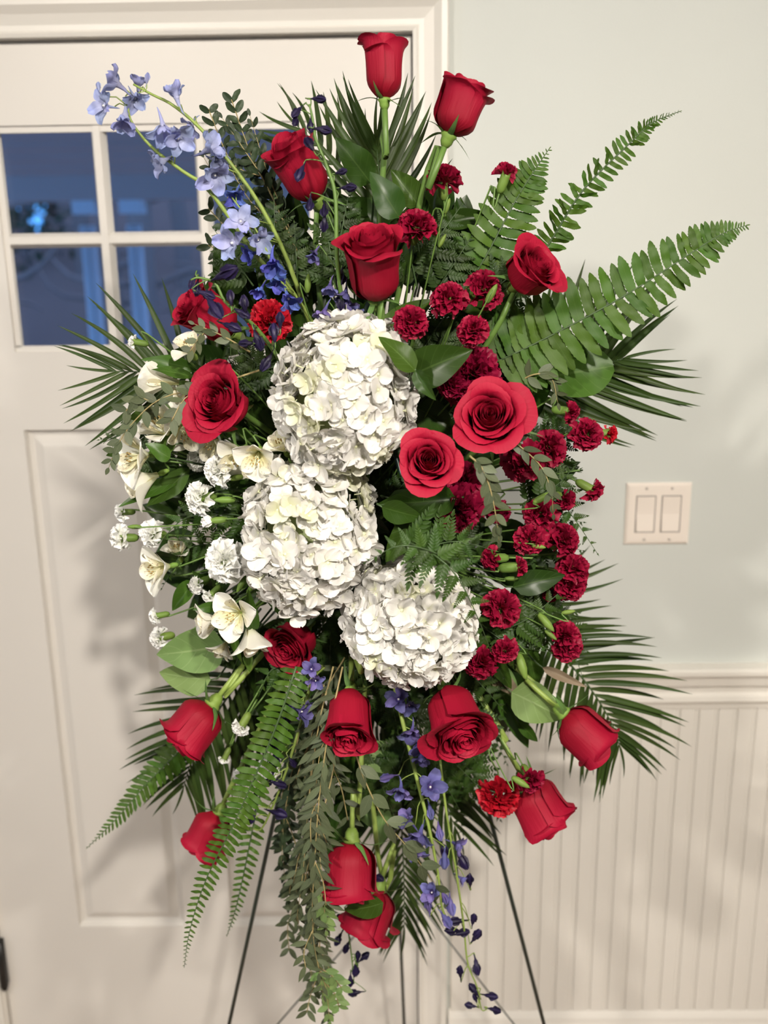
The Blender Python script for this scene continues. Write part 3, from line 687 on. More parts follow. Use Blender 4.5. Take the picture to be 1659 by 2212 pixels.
def hydrangea(label,cx,cy,rx,ry,rot,y,n,seed):
    C=P(cx,cy,y); mp=MPP(C); r=random.Random(seed)
    T=thing('hydrangea',label,'hydrangea',zframe(C,VB)); inv=T.matrix_world.inverted()
    # local axes: X right, Y up, Z towards the viewer
    a0=rad(rot); ex=Vector((math.cos(a0),math.sin(a0),0)); ey=Vector((-math.sin(a0),math.cos(a0),0)); rz=.5*(rx+ry)*.92
    def pt(d,k=1.): return (ex*(d.x*rx)+ey*(d.y*ry)+Vector((0,0,d.z*rz)))*mp*k
    def nr(d): return (ex*(d.x/rx)+ey*(d.y/ry)+Vector((0,0,d.z/rz))).normalized()
    core=MB(); core.grid(lambda u,v: pt(Vector((math.sin(v*PI)*math.cos(u*2*PI),math.sin(v*PI)*math.sin(u*2*PI),math.cos(v*PI))),.74),16,10)
    obj('flower_stalks',core.mesh('flower_stalks',M_HSTEM),T)
    def pet(i):
        rr=random.Random(i+900); cup=rr.uniform(-.12,.42); ru=rr.uniform(.03,.09); ph=rr.uniform(0,6)
        pr=lambda t: max(.10,math.sin(PI*min(1,(t*.93+.04))**.95)**.55)*(1+.03*math.sin(t*40))
        def fn(u,v):
            s=(u-.5)*2; hw=.56*pr(v); z=cup*(s*s*.6*hw+v*v*.5)+ru*math.sin(5*s+ph)*v-.03*v
            return (s*hw,.04+v*.98,z)
        return MB().grid(fn,6,7).mesh('petal',M_HYDG if i>=6 else M_HYD)
    PT=variants('hydpet',8,pet)
    eye=variants('hydeye',1,lambda i: MB().lathe([(.05,-.5),(.05,-.02),(.11,.02),(.11,.08),(.05,.12)],7).mesh('floret',M_HEYE))[0]
    g=(1+5**.5)/2
    for i in range(n):
        z=1-(i+.5)/n*1.42; 
        th=2*PI*i/g; q=math.sqrt(max(0,1-z*z)); d=Vector((q*math.cos(th),q*math.sin(th),z))
        d=(d+Vector((r.uniform(-1,1),r.uniform(-1,1),r.uniform(-1,1)))*.09).normalized()
        k=r.uniform(.86,1.06)*(1+.13*noise.noise(d*2.1+Vector((seed,0,0)))); o=pt(d,k)
        N=(nr(d)+Vector((r.uniform(-1,1),r.uniform(-1,1),r.uniform(-1,1)))*.55).normalized()
        s=.0168*r.uniform(.80,1.2); young=noise.noise(d*1.7+Vector((seed*3.1,2,1)))>.30
        if young: s*=.82
        up=Vector((r.uniform(-1,1),r.uniform(-1,1),r.uniform(-1,1)))
        f=obj('floret',eye,T,frame(o,N.cross(up),N,s)); fo=r.uniform(0,.12)
        for j in range(4):
            a=j*PI/2; tilt=r.uniform(-.05,.40) if not young else r.uniform(.2,.7)
            d2=Vector((math.cos(a)*math.cos(tilt),math.sin(a)*math.cos(tilt),math.sin(tilt))); nn=Vector((-math.cos(a)*math.sin(tilt)+.12*math.sin(a),-math.sin(a)*math.sin(tilt)-.12*math.cos(a),math.cos(tilt)))
            obj('petal',PT[(6+r.randrange(2)) if young else r.randrange(6)],f,frame(Vector((0,0,.03+.01*j)),d2,nn,r.uniform(.9,1.08),sx=r.uniform(.92,1.1)))
    W=spline([C-VB*.03,C-VB*.06+Vector((0,.0,0)),FOC()+Vector((0,.02,0))],6)
    obj('stem',rt_mesh(W,.004,M_HSTEM,'stem',inv,8),T)
    return T

def alstro(label,cx,cy,wpx,A,E,y,open_=1.,group=None,via=None,spin=None):
    C=P(cx,cy,y); ax=axis(A,E).normalized(); Lt=wpx*MPP(C)*(.72 if open_>.5 else 1.0)
    r=random.Random(int(cx*3+cy))
    def mk(i,inner):
        rr=random.Random(i+77*inner); wv=rr.uniform(-.04,.04)
        pr=lambda t:max(.05,(.16+.84*sstep((t-.08)*1.35))*(math.sqrt(max(0,1-((t-.60)/.40)**2)) if t>.60 else 1))
        W_=.98 if not inner else .66; b=rr.uniform(.05,.35)
        def fn(u,v):
            s=(u-.5)*2; hw=W_*.5*pr(v); return (s*hw,v,abs(s)**2*hw*.45-b*v**3+wv*math.sin(7*s)*v*v-.02*math.sin(PI*v))
        return MB().grid(lambda u,v:fn(u,1-(1-v)**1.6),6,11).mesh('petal',M_ALI if inner else M_ALO)
    OUT=variants('alo',3,lambda i: mk(i,0)); INN=variants('ali',3,lambda i: mk(i,1))
    base=C-ax*Lt*(.30 if open_>.5 else .5)
    T=thing('alstroemeria',label,'alstroemeria',zframe(base,ax,spin if spin is not None else r.uniform(0,6)),group); inv=T.matrix_world.inverted()
    for k in range(6):
        inner=k%2; a=k*PI/3; el=rad(mixn(84,44 if not inner else 56,open_)+r.uniform(-7,7))
        d=Vector((math.cos(a)*math.cos(el),math.sin(a)*math.cos(el),math.sin(el))); nn=Vector((-math.cos(a)*math.sin(el),-math.sin(a)*math.sin(el),math.cos(el)))
        obj('petal',(INN if inner else OUT)[k//2],T,frame(Vector((math.cos(a),math.sin(a),0))*Lt*.04,d,nn,Lt*r.uniform(.93,1.04)))
    s=MB()
    for k in range(6):
        a=k*1.05+.3; q=[Vector((0,0,0)),Vector((math.cos(a)*.05,math.sin(a)*.05,.4))*Lt,Vector((math.cos(a)*.13,math.sin(a)*.13,.66))*Lt]
        s.tube(q,[.0005]*3,4,mi=1); s.lathe([(.0004,-.0018),(.0011,0),(.0004,.0018)],5,mi=0,mat=Matrix.Translation(q[2]))
    obj('stamens',s.mesh('stamens',[M_ANTH,M_FIL]),T)
    o=MB().lathe([(.0012,-Lt*.30),(.0030,-Lt*.24),(.0036,-Lt*.1),(.0026,.0)],8).mesh('ovary',M_CALYX); obj('ovary',o,T)
    W=stem_path(base-ax*Lt*.28,ax,.02,via); obj('stem',rt_mesh(W,.0012,M_STEM,'stem',inv,5),T)
    return T

def spike(label,path,florets,buds,mat,budmat=None,name='delphinium_spike',cat='delphinium',smat=None,r0=.0024,group=None,lsc=1.):
    """tall stalk; florets: (px,py,y,size px,A,E[,openness]) ; buds: (px,py,y,len px,A)"""
    W=pxpath(path,22); O=W[0]; T=thing(name,label,cat,Matrix.Translation(O),group); inv=Matrix.Translation(-O)
    obj('stem',rt_mesh(W,[r0*(1-.6*i/22) for i in range(23)],smat or M_STEML,'stem',inv,7),T)
    def mk(i):
        rr=random.Random(i+31); cup=rr.uniform(.3,.9); wv=rr.uniform(.05,.13); ph=rr.uniform(0,6)
        def fn(u,v):
            s=(u-.5)*2; hw=.36*max(.08,math.sin(PI*min(1,v*.9+.05)**1.15)**.65)*(1-.0*v)
            if v>.99: hw=.14
            return (s*hw,v,cup*s*s*hw-.12*v*v+wv*math.sin(5*s+ph)*v+wv*math.sin(8*v+ph))
        return MB().grid(fn,5,7).mesh('petal',mat)
    PT=variants('sp'+mat.name,4,mk)
    spur=variants('spur'+mat.name,1,lambda i: MB().tube([(0,0,.12),(0,0,0),(0,.02,-.35),(0,.12,-.75),(0,.25,-.95)],[.20,.15,.09,.05,.015],7,mi=0).lathe([(.05,.06),(.08,.12),(.06,.20),(.02,.24)],6,mi=1).mesh('floret',[mat,M_BEE]))[0]
    r=random.Random(hash_(label))
    def ped(base,ax_,ts=.02):
        # pedicel to the nearest point of the stalk
        best=min(W,key=lambda q:(q-base).length); k=W.index(best); 
        k2=min(len(W)-1,max(0,k)); a=W[max(0,k2-1)]
        q=spline([base-O,base-ax_*.008-O,mixn(base,a,.6)-O+Vector((0,0,.004)),a-O],6)
        obj('pedicel',MB().tube(q,.0007,4).mesh('pedicel',smat or M_STEML),T)
    for f in florets:
        px,py,y,sp_,A,E=f[:6]; op=f[6] if len(f)>6 else .8
        C=P(px,py,y); s=sp_*.5*MPP(C)*1.15*lsc; ax_=axis(A,E).normalized(); base=C-ax_*s*.45*(1.3-op)
        fm=inv@zframe(base,ax_,r.uniform(0,6)); F=obj('floret',spur,T,fm@Matrix.Diagonal((s,s,s,1)))
        for k in range(5):
            a=k*2*PI/5+r.uniform(-.15,.15); el=rad(mixn(80,26,op)+r.uniform(-16,16))
            d=Vector((math.cos(a)*math.cos(el),math.sin(a)*math.cos(el),math.sin(el))); nn=Vector((-math.cos(a)*math.sin(el),-math.sin(a)*math.sin(el),math.cos(el)))
            obj('petal',PT[r.randrange(4)],F,frame(Vector((math.cos(a),math.sin(a),0))*.08,d,nn,r.uniform(.9,1.1)))
        ped(base-ax_*s*.2,ax_)
    for b in buds:
        px,py,y,lp,A=b[:5]; bm=b[5] if len(b)>5 else (budmat or mat); C=P(px,py,y); L=lp*.92*MPP(C); ax_=axis(A,r.uniform(-15,25)).normalized(); base=C-ax_*L*.5
        me=variants('bud'+bm.name,1,lambda i: MB().lathe([(.03,-.25),(.07,-.05),(.17,.10),(.22,.35),(.23,.6),(.16,.85),(.04,1.0)],8).tube([(0,0,.05),(0,.03,-.2),(0,.10,-.42)],[.10,.06,.02],5).mesh('bud',bm))[0]
        obj('bud',me,T,inv@zframe(base,ax_,r.uniform(0,6))@Matrix.Diagonal((L*.78,L*.78,L,1)))
        for k in range(3 if bm is not M_BUDG else 0):
            a=k*2.09; obj('bud_petal',variants('bp'+bm.name,3,lambda i:leaf_mesh('bud_petal',bm,p_lance,1.,.5,.1,4,5,.1,i))[k],T,inv@zframe(base,ax_,a)@frame((0,L*.05,L*.2),(0,.14,1),(0,1,-.1),L*.82,sx=L*.27))
        ped(base,ax_)
    return T

# ------------------------------------------------------------------ easel and foam
def easel():
    T=thing('easel_stand','dark green metal wire easel stand holding the standing flower spray','easel',Matrix.Translation((0,-.40,0)))
    O=Vector((0,-.40,0))
    def leg(a,b,r,nm,ext=True):
        a=Vector(a);b=Vector(b)
        if ext: b=a+(b-a)*(a.z/(a.z-b.z))
        top=a+(a-b)*.85*(1 if ext else 0)
        m=MB().tube([top-O,a-O,b-O],r,8).mesh(nm,M_GREENWIRE); obj(nm,m,T); return top,b
    t1,b1=leg(P(585,1800,-.47),P(495,2212,-.40),.0031,'leg')
    t2,b2=leg(P(1065,1790,-.47),P(1175,2212,-.40),.0031,'leg')
    t3,b3=leg(P(860,1900,-.24),P(873,2212,-.17),.0030,'leg')
    J=P(868,1905,-.24)
    for bb,px in ((b1,600),(b2,1110)):
        e=P(px,2212,-.28); obj('brace',MB().tube([J-O,e-O,e+(e-J)*.3-O],.0014,6).mesh('brace',M_GREENWIRE),T)
    obj('hook',MB().tube(spline([t1-O,mixn(t1,t2,.5)-O+Vector((0,0,.03)),t2-O],8),.003,6).mesh('hook',M_GREENWIRE),T)
    obj('cross_bar',MB().tube([P(690,1330,-.455)-O,P(935,1330,-.455)-O],.003,6).mesh('cross_bar',M_GREENWIRE),T)
    for b in (b1,b2,b3): obj('foot',MB().tube([b-O+Vector((0,0,.02)),b-O+Vector((0,0,.002))],.005,8).mesh('foot',M_BLACK),T)
easel()
F0_=P(785,1180,-.50)
FT=thing('floral_foam','block of dark floral foam in a green cage behind the flowers','floral foam',Matrix.Translation(F0_))
obj('foam_block',MB().box(-.05,.05,-.03,.03,-.13,.13).mesh('foam_block',M_FOAM,False),FT)
cg=MB()
for z in (-.12,-.06,0,.06,.12): cg.tube([(-.054,-.034,z),(.054,-.034,z),(.054,.034,z),(-.054,.034,z),(-.054,-.034,z)],.0015,4)
for x in (-.054,-.018,.018,.054): cg.tube([(x,-.035,-.134),(x,-.035,.134)],.0015,4)
obj('cage',cg.mesh('cage',M_FOAM),FT)

# ------------------------------------------------------------------ palm fronds
palm('palm frond fanning out at the far left in front of the door panes',[(520,900,-.49),(430,825,-.50),(340,806,-.51),(245,802,-.52)],15,262,84,24,start=.04,tip=True,wscale=.85)
palm('palm frond standing up behind the topmost rose',[(825,560,-.50),(822,450,-.50),(818,370,-.50),(812,300,-.51)],14,240,56,20,start=.02,wscale=1.05)
palm('palm frond leaning left behind the rose beside the dark violet buds',[(800,560,-.47),(760,420,-.46),(700,330,-.45),(640,270,-.44)],10,190,58,30)
palm('palm frond at the right below the large sword fern',[(1080,900,-.47),(1180,840,-.47),(1270,800,-.47),(1345,775,-.48)],17,285,70,28,start=.12,wscale=.85)
palm('palm frond reaching right under the light switch with drooping leaflets',[(1080,1330,-.46),(1140,1290,-.45),(1180,1240,-.44)],8,215,46,22,droop=.12,wscale=.85)
palm('palm frond curving down past the chair rail on the right',[(1150,1330,-.48),(1200,1400,-.48),(1270,1480,-.48),(1320,1560,-.48),(1338,1610,-.48)],24,240,68,30,start=.03,wscale=.78)
palm('palm frond hanging down over the easel centre below the lowest roses',[(850,1560,-.46),(862,1700,-.46),(872,1880,-.46),(873,2000,-.47)],27,185,44,30,start=.10,wscale=.72,prof=lambda t:.75+.25*math.sin(PI*t)-.1*t)
palm('palm frond hanging right of the lower blue delphinium',[(920,1560,-.49),(940,1680,-.49),(985,1790,-.49)],10,240,44,24,wscale=.8,sides=(-1,1))
palm('palm frond behind the lowest left rose pointing down left',[(590,1400,-.48),(520,1470,-.48),(455,1560,-.48),(415,1640,-.48),(397,1700,-.48)],22,225,66,30,start=.02,wscale=.8)
palm('palm frond with vertical leaflets behind the white buds at lower left',[(590,1380,-.46),(560,1480,-.46),(530,1600,-.46)],10,270,26,10,wscale=.8)

# ------------------------------------------------------------------ sword ferns
sword('large bright sword fern pointing right with a curled tip',[(1030,800,-.60),(1150,745,-.61),(1330,650,-.62),(1480,555,-.62),(1560,505,-.62),(1612,487,-.62)],36,118,a0=86,a1=70,lift=.2,prof=lambda t:(.8+.2*min(1,t*4))*max(.10,(1-t**1.35)))
sword('narrow edge-on sword fern highest on the right',[(1130,610,-.55),(1190,520,-.56),(1260,410,-.57),(1360,310,-.57),(1410,265,-.57),(1470,240,-.57)],42,46,a0=80,a1=55,lift=2.4,jit=.35)
sword('sword fern rising between the two small carnation buds at upper right',[(960,690,-.56),(1040,570,-.57),(1110,440,-.57),(1150,375,-.57),(1186,322,-.57)],25,86,a0=82,a1=66,start=.05)
sword('sword fern crossing behind the pink-red rose at lower left, pointing far left',[(470,1540,-.50),(400,1610,-.50),(320,1690,-.51),(250,1770,-.52),(188,1832,-.52)],30,46,a0=78,a1=46,start=.15,lift=1.3)
sword('long sword fern hanging in front of the half-hidden lower left rose',[(640,1440,-.66),(600,1560,-.67),(545,1690,-.67),(500,1790,-.67),(445,1900,-.66),(410,2010,-.66),(398,2088,-.66)],52,50,a0=84,a1=66,start=.0)
sword('shorter sword fern hanging beside the left easel leg',[(580,1640,-.58),(552,1760,-.58),(530,1870,-.58),(510,1960,-.58),(490,2022,-.58)],24,34,a0=80,a1=60,start=.15,sides=(-1,1))

# ------------------------------------------------------------------ leatherleaf ferns
leather('leatherleaf fern lying over the lowest white hydrangea',[(880,1170,-.72),(940,1200,-.79),(990,1250,-.80),(1030,1330,-.79),(1060,1405,-.76)],8,105,wscale=.95,start=.0)
leather('leatherleaf fern tip hanging left between the two lower hydrangeas',[(985,1225,-.775),(930,1190,-.79),(860,1180,-.80),(790,1215,-.79)],6,88,start=.2)
leather('leatherleaf fern under the two darkest carnations',[(925,1180,-.70),(990,1170,-.72),(1070,1190,-.72)],5,95)
leather('leatherleaf fern between carnations beside the light switch',[(1120,1020,-.58),(1190,1060,-.59),(1240,1120,-.60),(1290,1195,-.60)],7,88)
leather('leatherleaf fern above the tiny crimson buds on the right',[(1100,1000,-.54),(1190,940,-.54),(1260,900,-.54)],6,90,start=.3)
leather('leatherleaf fern below the small oval-leaved sprig at right',[(1150,1080,-.60),(1200,1050,-.60),(1240,1010,-.60)],5,80)
leather('leatherleaf fern left of the crimson carnation pair at right',[(1090,1360,-.64),(1150,1330,-.64),(1230,1260,-.62)],6,100)
leather('leatherleaf fern right of the lowest hydrangea edge',[(1010,1330,-.62),(1100,1390,-.64),(1190,1410,-.62)],6,110)
leather('leatherleaf fern spilling below the lower right carnation cluster',[(1180,1320,-.50),(1230,1390,-.50),(1265,1480,-.50)],6,80)
leather('leatherleaf fern under the right one of the two big lower roses',[(980,1600,-.50),(1020,1680,-.51),(1080,1770,-.51)],8,110)
leather('leatherleaf fern low between the blue delphinium and the easel leg',[(960,1600,-.49),(980,1700,-.49),(1000,1800,-.49)],7,95)
leather('leatherleaf fern behind the thorny stem at lower right',[(1040,1480,-.48),(1060,1570,-.48),(1095,1650,-.48)],7,80)
leather('leatherleaf fern left of the middle hydrangea',[(560,1120,-.60),(480,1110,-.62),(400,1120,-.62),(345,1170,-.62)],7,95,M_LEATH)
leather('leatherleaf fern above the round white carnation',[(550,1060,-.60),(470,1060,-.62),(400,1100,-.62)],5,90)
leather('leatherleaf fern below the round white carnation',[(560,1230,-.56),(470,1180,-.57),(400,1190,-.58),(350,1270,-.58)],7,80)
leather('leatherleaf fern at the far left under the palm frond',[(420,930,-.55),(330,900,-.55),(260,940,-.56),(215,950,-.56)],6,75)
leather('leatherleaf fern at the left behind the alstroemeria cluster',[(340,1040,-.54),(290,960,-.54),(230,1000,-.54)],6,65)
leather('leatherleaf fern right of the low left rose bud',[(650,1450,-.60),(590,1445,-.62),(560,1500,-.62)],5,75)
leather('leatherleaf fern above the dark red carnations at upper right',[(960,640,-.52),(1060,560,-.53),(1130,470,-.52)],7,70,M_LEATH)
leather('leatherleaf fern behind the rose under the large sword fern',[(1030,760,-.54),(1120,700,-.55),(1200,640,-.55)],7,100)

# ------------------------------------------------------------------ eucalyptus
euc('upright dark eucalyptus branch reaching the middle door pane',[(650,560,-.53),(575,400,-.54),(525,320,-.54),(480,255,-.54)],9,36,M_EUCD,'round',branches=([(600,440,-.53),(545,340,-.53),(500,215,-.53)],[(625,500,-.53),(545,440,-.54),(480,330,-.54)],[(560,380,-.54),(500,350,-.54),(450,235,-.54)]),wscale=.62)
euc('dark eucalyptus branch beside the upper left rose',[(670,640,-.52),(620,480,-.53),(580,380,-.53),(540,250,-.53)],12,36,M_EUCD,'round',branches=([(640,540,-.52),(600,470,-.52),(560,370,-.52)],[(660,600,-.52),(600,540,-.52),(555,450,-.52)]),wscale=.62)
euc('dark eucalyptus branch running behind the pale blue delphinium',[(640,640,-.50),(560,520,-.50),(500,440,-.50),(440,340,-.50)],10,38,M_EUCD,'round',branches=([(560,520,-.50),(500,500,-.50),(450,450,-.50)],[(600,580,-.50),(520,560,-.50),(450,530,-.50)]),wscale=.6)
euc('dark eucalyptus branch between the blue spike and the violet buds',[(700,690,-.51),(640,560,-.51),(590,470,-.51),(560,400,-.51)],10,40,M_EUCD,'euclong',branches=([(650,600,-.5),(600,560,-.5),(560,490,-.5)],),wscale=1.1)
euc('arching eucalyptus sprig over the left alstroemerias',[(560,800,-.64),(450,835,-.65),(350,860,-.65),(290,910,-.65),(255,960,-.65),(235,1010,-.65)],11,42,M_EUC,'euc',branches=([(450,835,-.65),(400,860,-.66),(370,910,-.67)],[(330,870,-.65),(300,860,-.65),(270,890,-.65)]),wscale=1.05)
euc('small eucalyptus sprig across the leftmost upper rose',[(540,760,-.69),(480,725,-.70),(420,700,-.70)],4,36,M_EUC,'euc',branches=([(450,712,-.70),(430,730,-.70),(410,760,-.70)],))
euc('eucalyptus sprig above the round-leaved branch, right of the burgundy carnations',[(1100,840,-.60),(1150,810,-.62),(1190,815,-.62),(1205,870,-.62)],6,45,M_EUC,'euclong',wscale=1.2)
euc('grey-green eucalyptus sprig hanging right of the red rose near the centre',[(1015,985,-.77),(1040,1010,-.78),(1060,1060,-.78),(1072,1120,-.78),(1078,1170,-.77)],9,44,M_EUC,'euc',wscale=1.05,a0=40)
euc('eucalyptus sprig draped over the carnations near the light switch',[(1090,940,-.68),(1130,970,-.69),(1170,1010,-.69),(1190,1060,-.69),(1195,1110,-.68)],7,46,M_EUC,'euclong',wscale=1.2,a0=35)
HE=[('nearest the hanging left rose',[(720,1440,-.64),(690,1560,-.66),(668,1720,-.66),(655,1880,-.66),(640,1990,-.66)]),
 ('with the longest leaves, falling straight down the middle of the bunch',[(740,1440,-.66),(710,1580,-.69),(690,1720,-.70),(680,1860,-.70),(675,2010,-.70),(700,2150,-.69)]),
 ('ending lowest at the bottom edge',[(700,1480,-.62),(675,1640,-.63),(665,1800,-.64),(672,1960,-.64),(690,2100,-.64),(708,2210,-.63)]),
 ('on the outer left side of the bunch',[(660,1520,-.58),(635,1640,-.59),(615,1760,-.60),(608,1860,-.60)]),
 ('behind the others beside the easel leg',[(650,1600,-.54),(630,1720,-.54),(612,1840,-.54),(622,1960,-.54)]),
 ('curving towards the lowest rose',[(735,1500,-.62),(720,1660,-.63),(690,1800,-.66),(700,1930,-.68),(706,2040,-.67)]),
 ('with small leaves at the lower left of the bunch',[(670,1720,-.57),(650,1840,-.57),(640,1950,-.57),(655,2050,-.57)]),
 ('tucked behind, reaching the bottom corner of the bunch',[(690,1760,-.56),(670,1900,-.56),(690,2040,-.56),(725,2120,-.56)]),
 ('shortest one beside the violet blossoms',[(745,1420,-.60),(700,1500,-.62),(670,1600,-.63),(640,1700,-.62)]),]
for i,(lb,pth) in enumerate(HE):
    L=sum(math.hypot(pth[k+1][0]-pth[k][0],pth[k+1][1]-pth[k][1]) for k in range(len(pth)-1)); big=i in (0,1,5,8)
    brs=[]
    rb=random.Random(i)
    for q in pth[1:-1]:
        s=rb.choice((-1,1)); brs.append([q,(q[0]+s*18,q[1]+45,q[2]),(q[0]+s*rb.uniform(12,38),q[1]+rb.uniform(80,120),q[2]-.005)])
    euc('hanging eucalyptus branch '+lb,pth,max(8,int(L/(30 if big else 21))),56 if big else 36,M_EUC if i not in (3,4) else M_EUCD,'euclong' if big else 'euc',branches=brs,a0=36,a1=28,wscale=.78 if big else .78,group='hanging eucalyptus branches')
euc('single eucalyptus sprig falling right between the lowest rose and the blue blossoms',[(762,1610,-.66),(790,1690,-.67),(830,1770,-.67),(880,1830,-.67),(925,1890,-.66),(960,1950,-.65)],6,66,M_EUC,'euclong',a0=35,a1=25,wscale=1.3)
euc('young light green eucalyptus tips at the very bottom',[(690,2090,-.66),(705,2140,-.66),(712,2205,-.66)],7,34,M_EUCL,'euc',branches=([(690,2090,-.66),(720,2110,-.66),(738,2135,-.66)],[(700,2120,-.66),(725,2150,-.66),(732,2175,-.66)]))
euc('young eucalyptus shoot with pale round leaves left of the lowest rose',[(690,1905,-.68),(700,1960,-.69),(705,2010,-.69)],6,36,M_EUCL,'euc')

# ------------------------------------------------------------------ broad leaves
salal('glossy leaf pair under the topmost rose stem',[(800,395,732,300,80,-.60),(862,470,805,375,76,-.62)])
salal('paler leaf right of the topmost rose stem',[(905,445,848,368,66,-.58,M_SALAL2),(915,470,880,400,50,-.57)])
salal('dark leaves left above the wide-open red rose',[(840,500,728,425,92,-.56),(840,540,745,480,90,-.54)])
salal('leaf behind the wide-open red rose under the upper carnation',[(850,600,882,478,66,-.58),(880,620,900,520,60,-.55)])
salal('leaf with a sharp tip right of the wide-open rose stem',[(835,735,922,640,84,-.60,M_SALAL2),(870,735,850,650,60,-.58)])
salal('large dark leaf left of the big burgundy carnation',[(885,812,1012,754,100,-.70,None,.1)])
salal('glossy leaf folded over the top right of the upper hydrangea',[(897,802,830,722,66,-.74,M_SALAL2,.5),(898,800,932,862,40,-.74,None,.5)])
salal('large round leaf at right between sword fern and palm',[(1180,815,1322,790,122,-.585,M_SALAL2,-.2,'round')])
salal('dark leaf behind the round leaf, above the green withered one',[(1120,880,1190,820,70,-.57)])
salal('dark leaves spread under the rose near the centre',[(985,1078,825,1092,78,-.68,None,0),(840,1075,985,1085,60,-.67)])
salal('curled leaf with a light edge right of the middle hydrangea',[(825,1095,912,1122,60,-.73,None,.4),(890,1125,838,1215,64,-.71),(955,1190,855,1125,84,-.70)])
salal('broad leaf below the small crimson buds at the right',[(1108,1268,1222,1240,62,-.66,None,0)])
salal('dark leaf cradling the bottom of the middle hydrangea',[(690,1330,556,1272,86,-.66,None,.0)])
salal('two pale green leaves showing their undersides at lower left',[(487,1395,338,1420,112,-.60,M_SALALL,-.1),(455,1468,340,1458,82,-.59,M_SALALL,-.1)])
salal('pale leaf in front of the lower right rose',[(1105,1495,1222,1550,98,-.58,M_SALALL,0),(1065,1440,1125,1510,52,-.56,M_SALALL)])
salal('narrow leaves hanging below the pale leaf at lower right',[(1080,1490,1150,1618,62,-.54,M_SALAL2),(1120,1560,1165,1605,28,-.56,M_SALAL2),(1080,1470,1105,1600,50,-.52)])
salal('brownish leaf seen from behind over the right palm',[(1172,1442,1265,1484,24,-.60,M_BROWNL,0)])
salal('brownish leaf under the low crimson carnations',[(1050,1450,1130,1500,46,-.56,M_BROWNL),(1140,1400,1160,1480,56,-.54,M_SALAL2)])
salal('broad leaf right below the hanging centre rose',[(720,1590,742,1692,92,-.58,M_SALAL2),(790,1615,858,1665,72,-.57,M_SALALL,-.3)])
salal('leaves hanging above the lowest rose',[(790,1660,740,1760,60,-.56),(850,1640,830,1780,72,-.55,M_SALAL2),(770,1700,800,1790,54,-.55,M_SALALL),(830,1740,820,1850,44,-.55,M_SALALL)])
salal('dark leaf lying between the two lowest roses',[(828,1950,745,1980,56,-.655,M_SALAL2,0)],twig=False)
salal('dark leaf over the left one of the lowest roses',[(745,1720,700,1900,60,-.56)])
salal('broad dark leaf left of the mid blue blossoms',[(520,655,468,540,88,-.50),(560,640,500,560,60,-.49)])
salal('dark leaf above the sword fern at upper right',[(955,480,1068,462,50,-.53),(1000,560,940,590,80,-.52)])
salal('green withered leaf with brown spots beside the open rose',[(1085,945,1140,890,56,-.655,M_SALALL,.4),(1090,940,1122,960,26,-.66,M_BUDG,.3)])
salal('dark leaves under the open rose on the right',[(900,880,985,930,80,-.60),(905,870,990,900,60,-.58)])
salal('pale small leaf near the low right hydrangea edge',[(1060,1420,1110,1490,40,-.58,M_SALAL2)])
salal('broad leaf right of the lowest hydrangea above the big roses',[(975,1440,1010,1400,60,-.56),(1010,1410,1005,1490,80,-.54)])
# alstroemeria foliage
salal('long narrow alstroemeria leaves beside the upper left white bud',[(425,800,310,765,38,-.62,M_SALAL2,0,'lance'),(420,815,330,790,30,-.64,M_SALAL2,.4,'lance')],kind='lance')
salal('broad blade-shaped leaf twisting at the left edge',[(410,1010,325,1100,52,-.60,M_SALAL2,.2,'lance'),(400,1030,252,1082,34,-.60,M_SALAL2,.2,'lance'),(380,960,318,965,50,-.64,M_SALAL2,.3)],kind='lance')
salal('small leaf curling above the left alstroemeria cluster',[(368,990,320,960,40,-.67,M_SALAL2,.3)])
salal('narrow leaves around the lowest alstroemeria',[(490,1330,520,1440,22,-.64,M_SALAL2,0,'lance'),(545,1360,540,1290,36,-.66,M_SALAL2,.2),(480,1310,425,1310,24,-.66,M_SALAL2,0,'lance'),(530,1400,545,1450,22,-.62,M_SALAL2,0,'lance')])
salal('leaf blade above the small white buds on the lower left',[(420,1255,368,1320,44,-.60,M_SALAL2,.2),(480,1290,420,1240,40,-.58)])
salal('leaves at the left rim under the palm frond',[(330,890,262,930,44,-.58,M_SALAL2),(300,960,235,985,44,-.6,M_SALAL2),(345,900,300,880,34,-.62,M_EUC)])

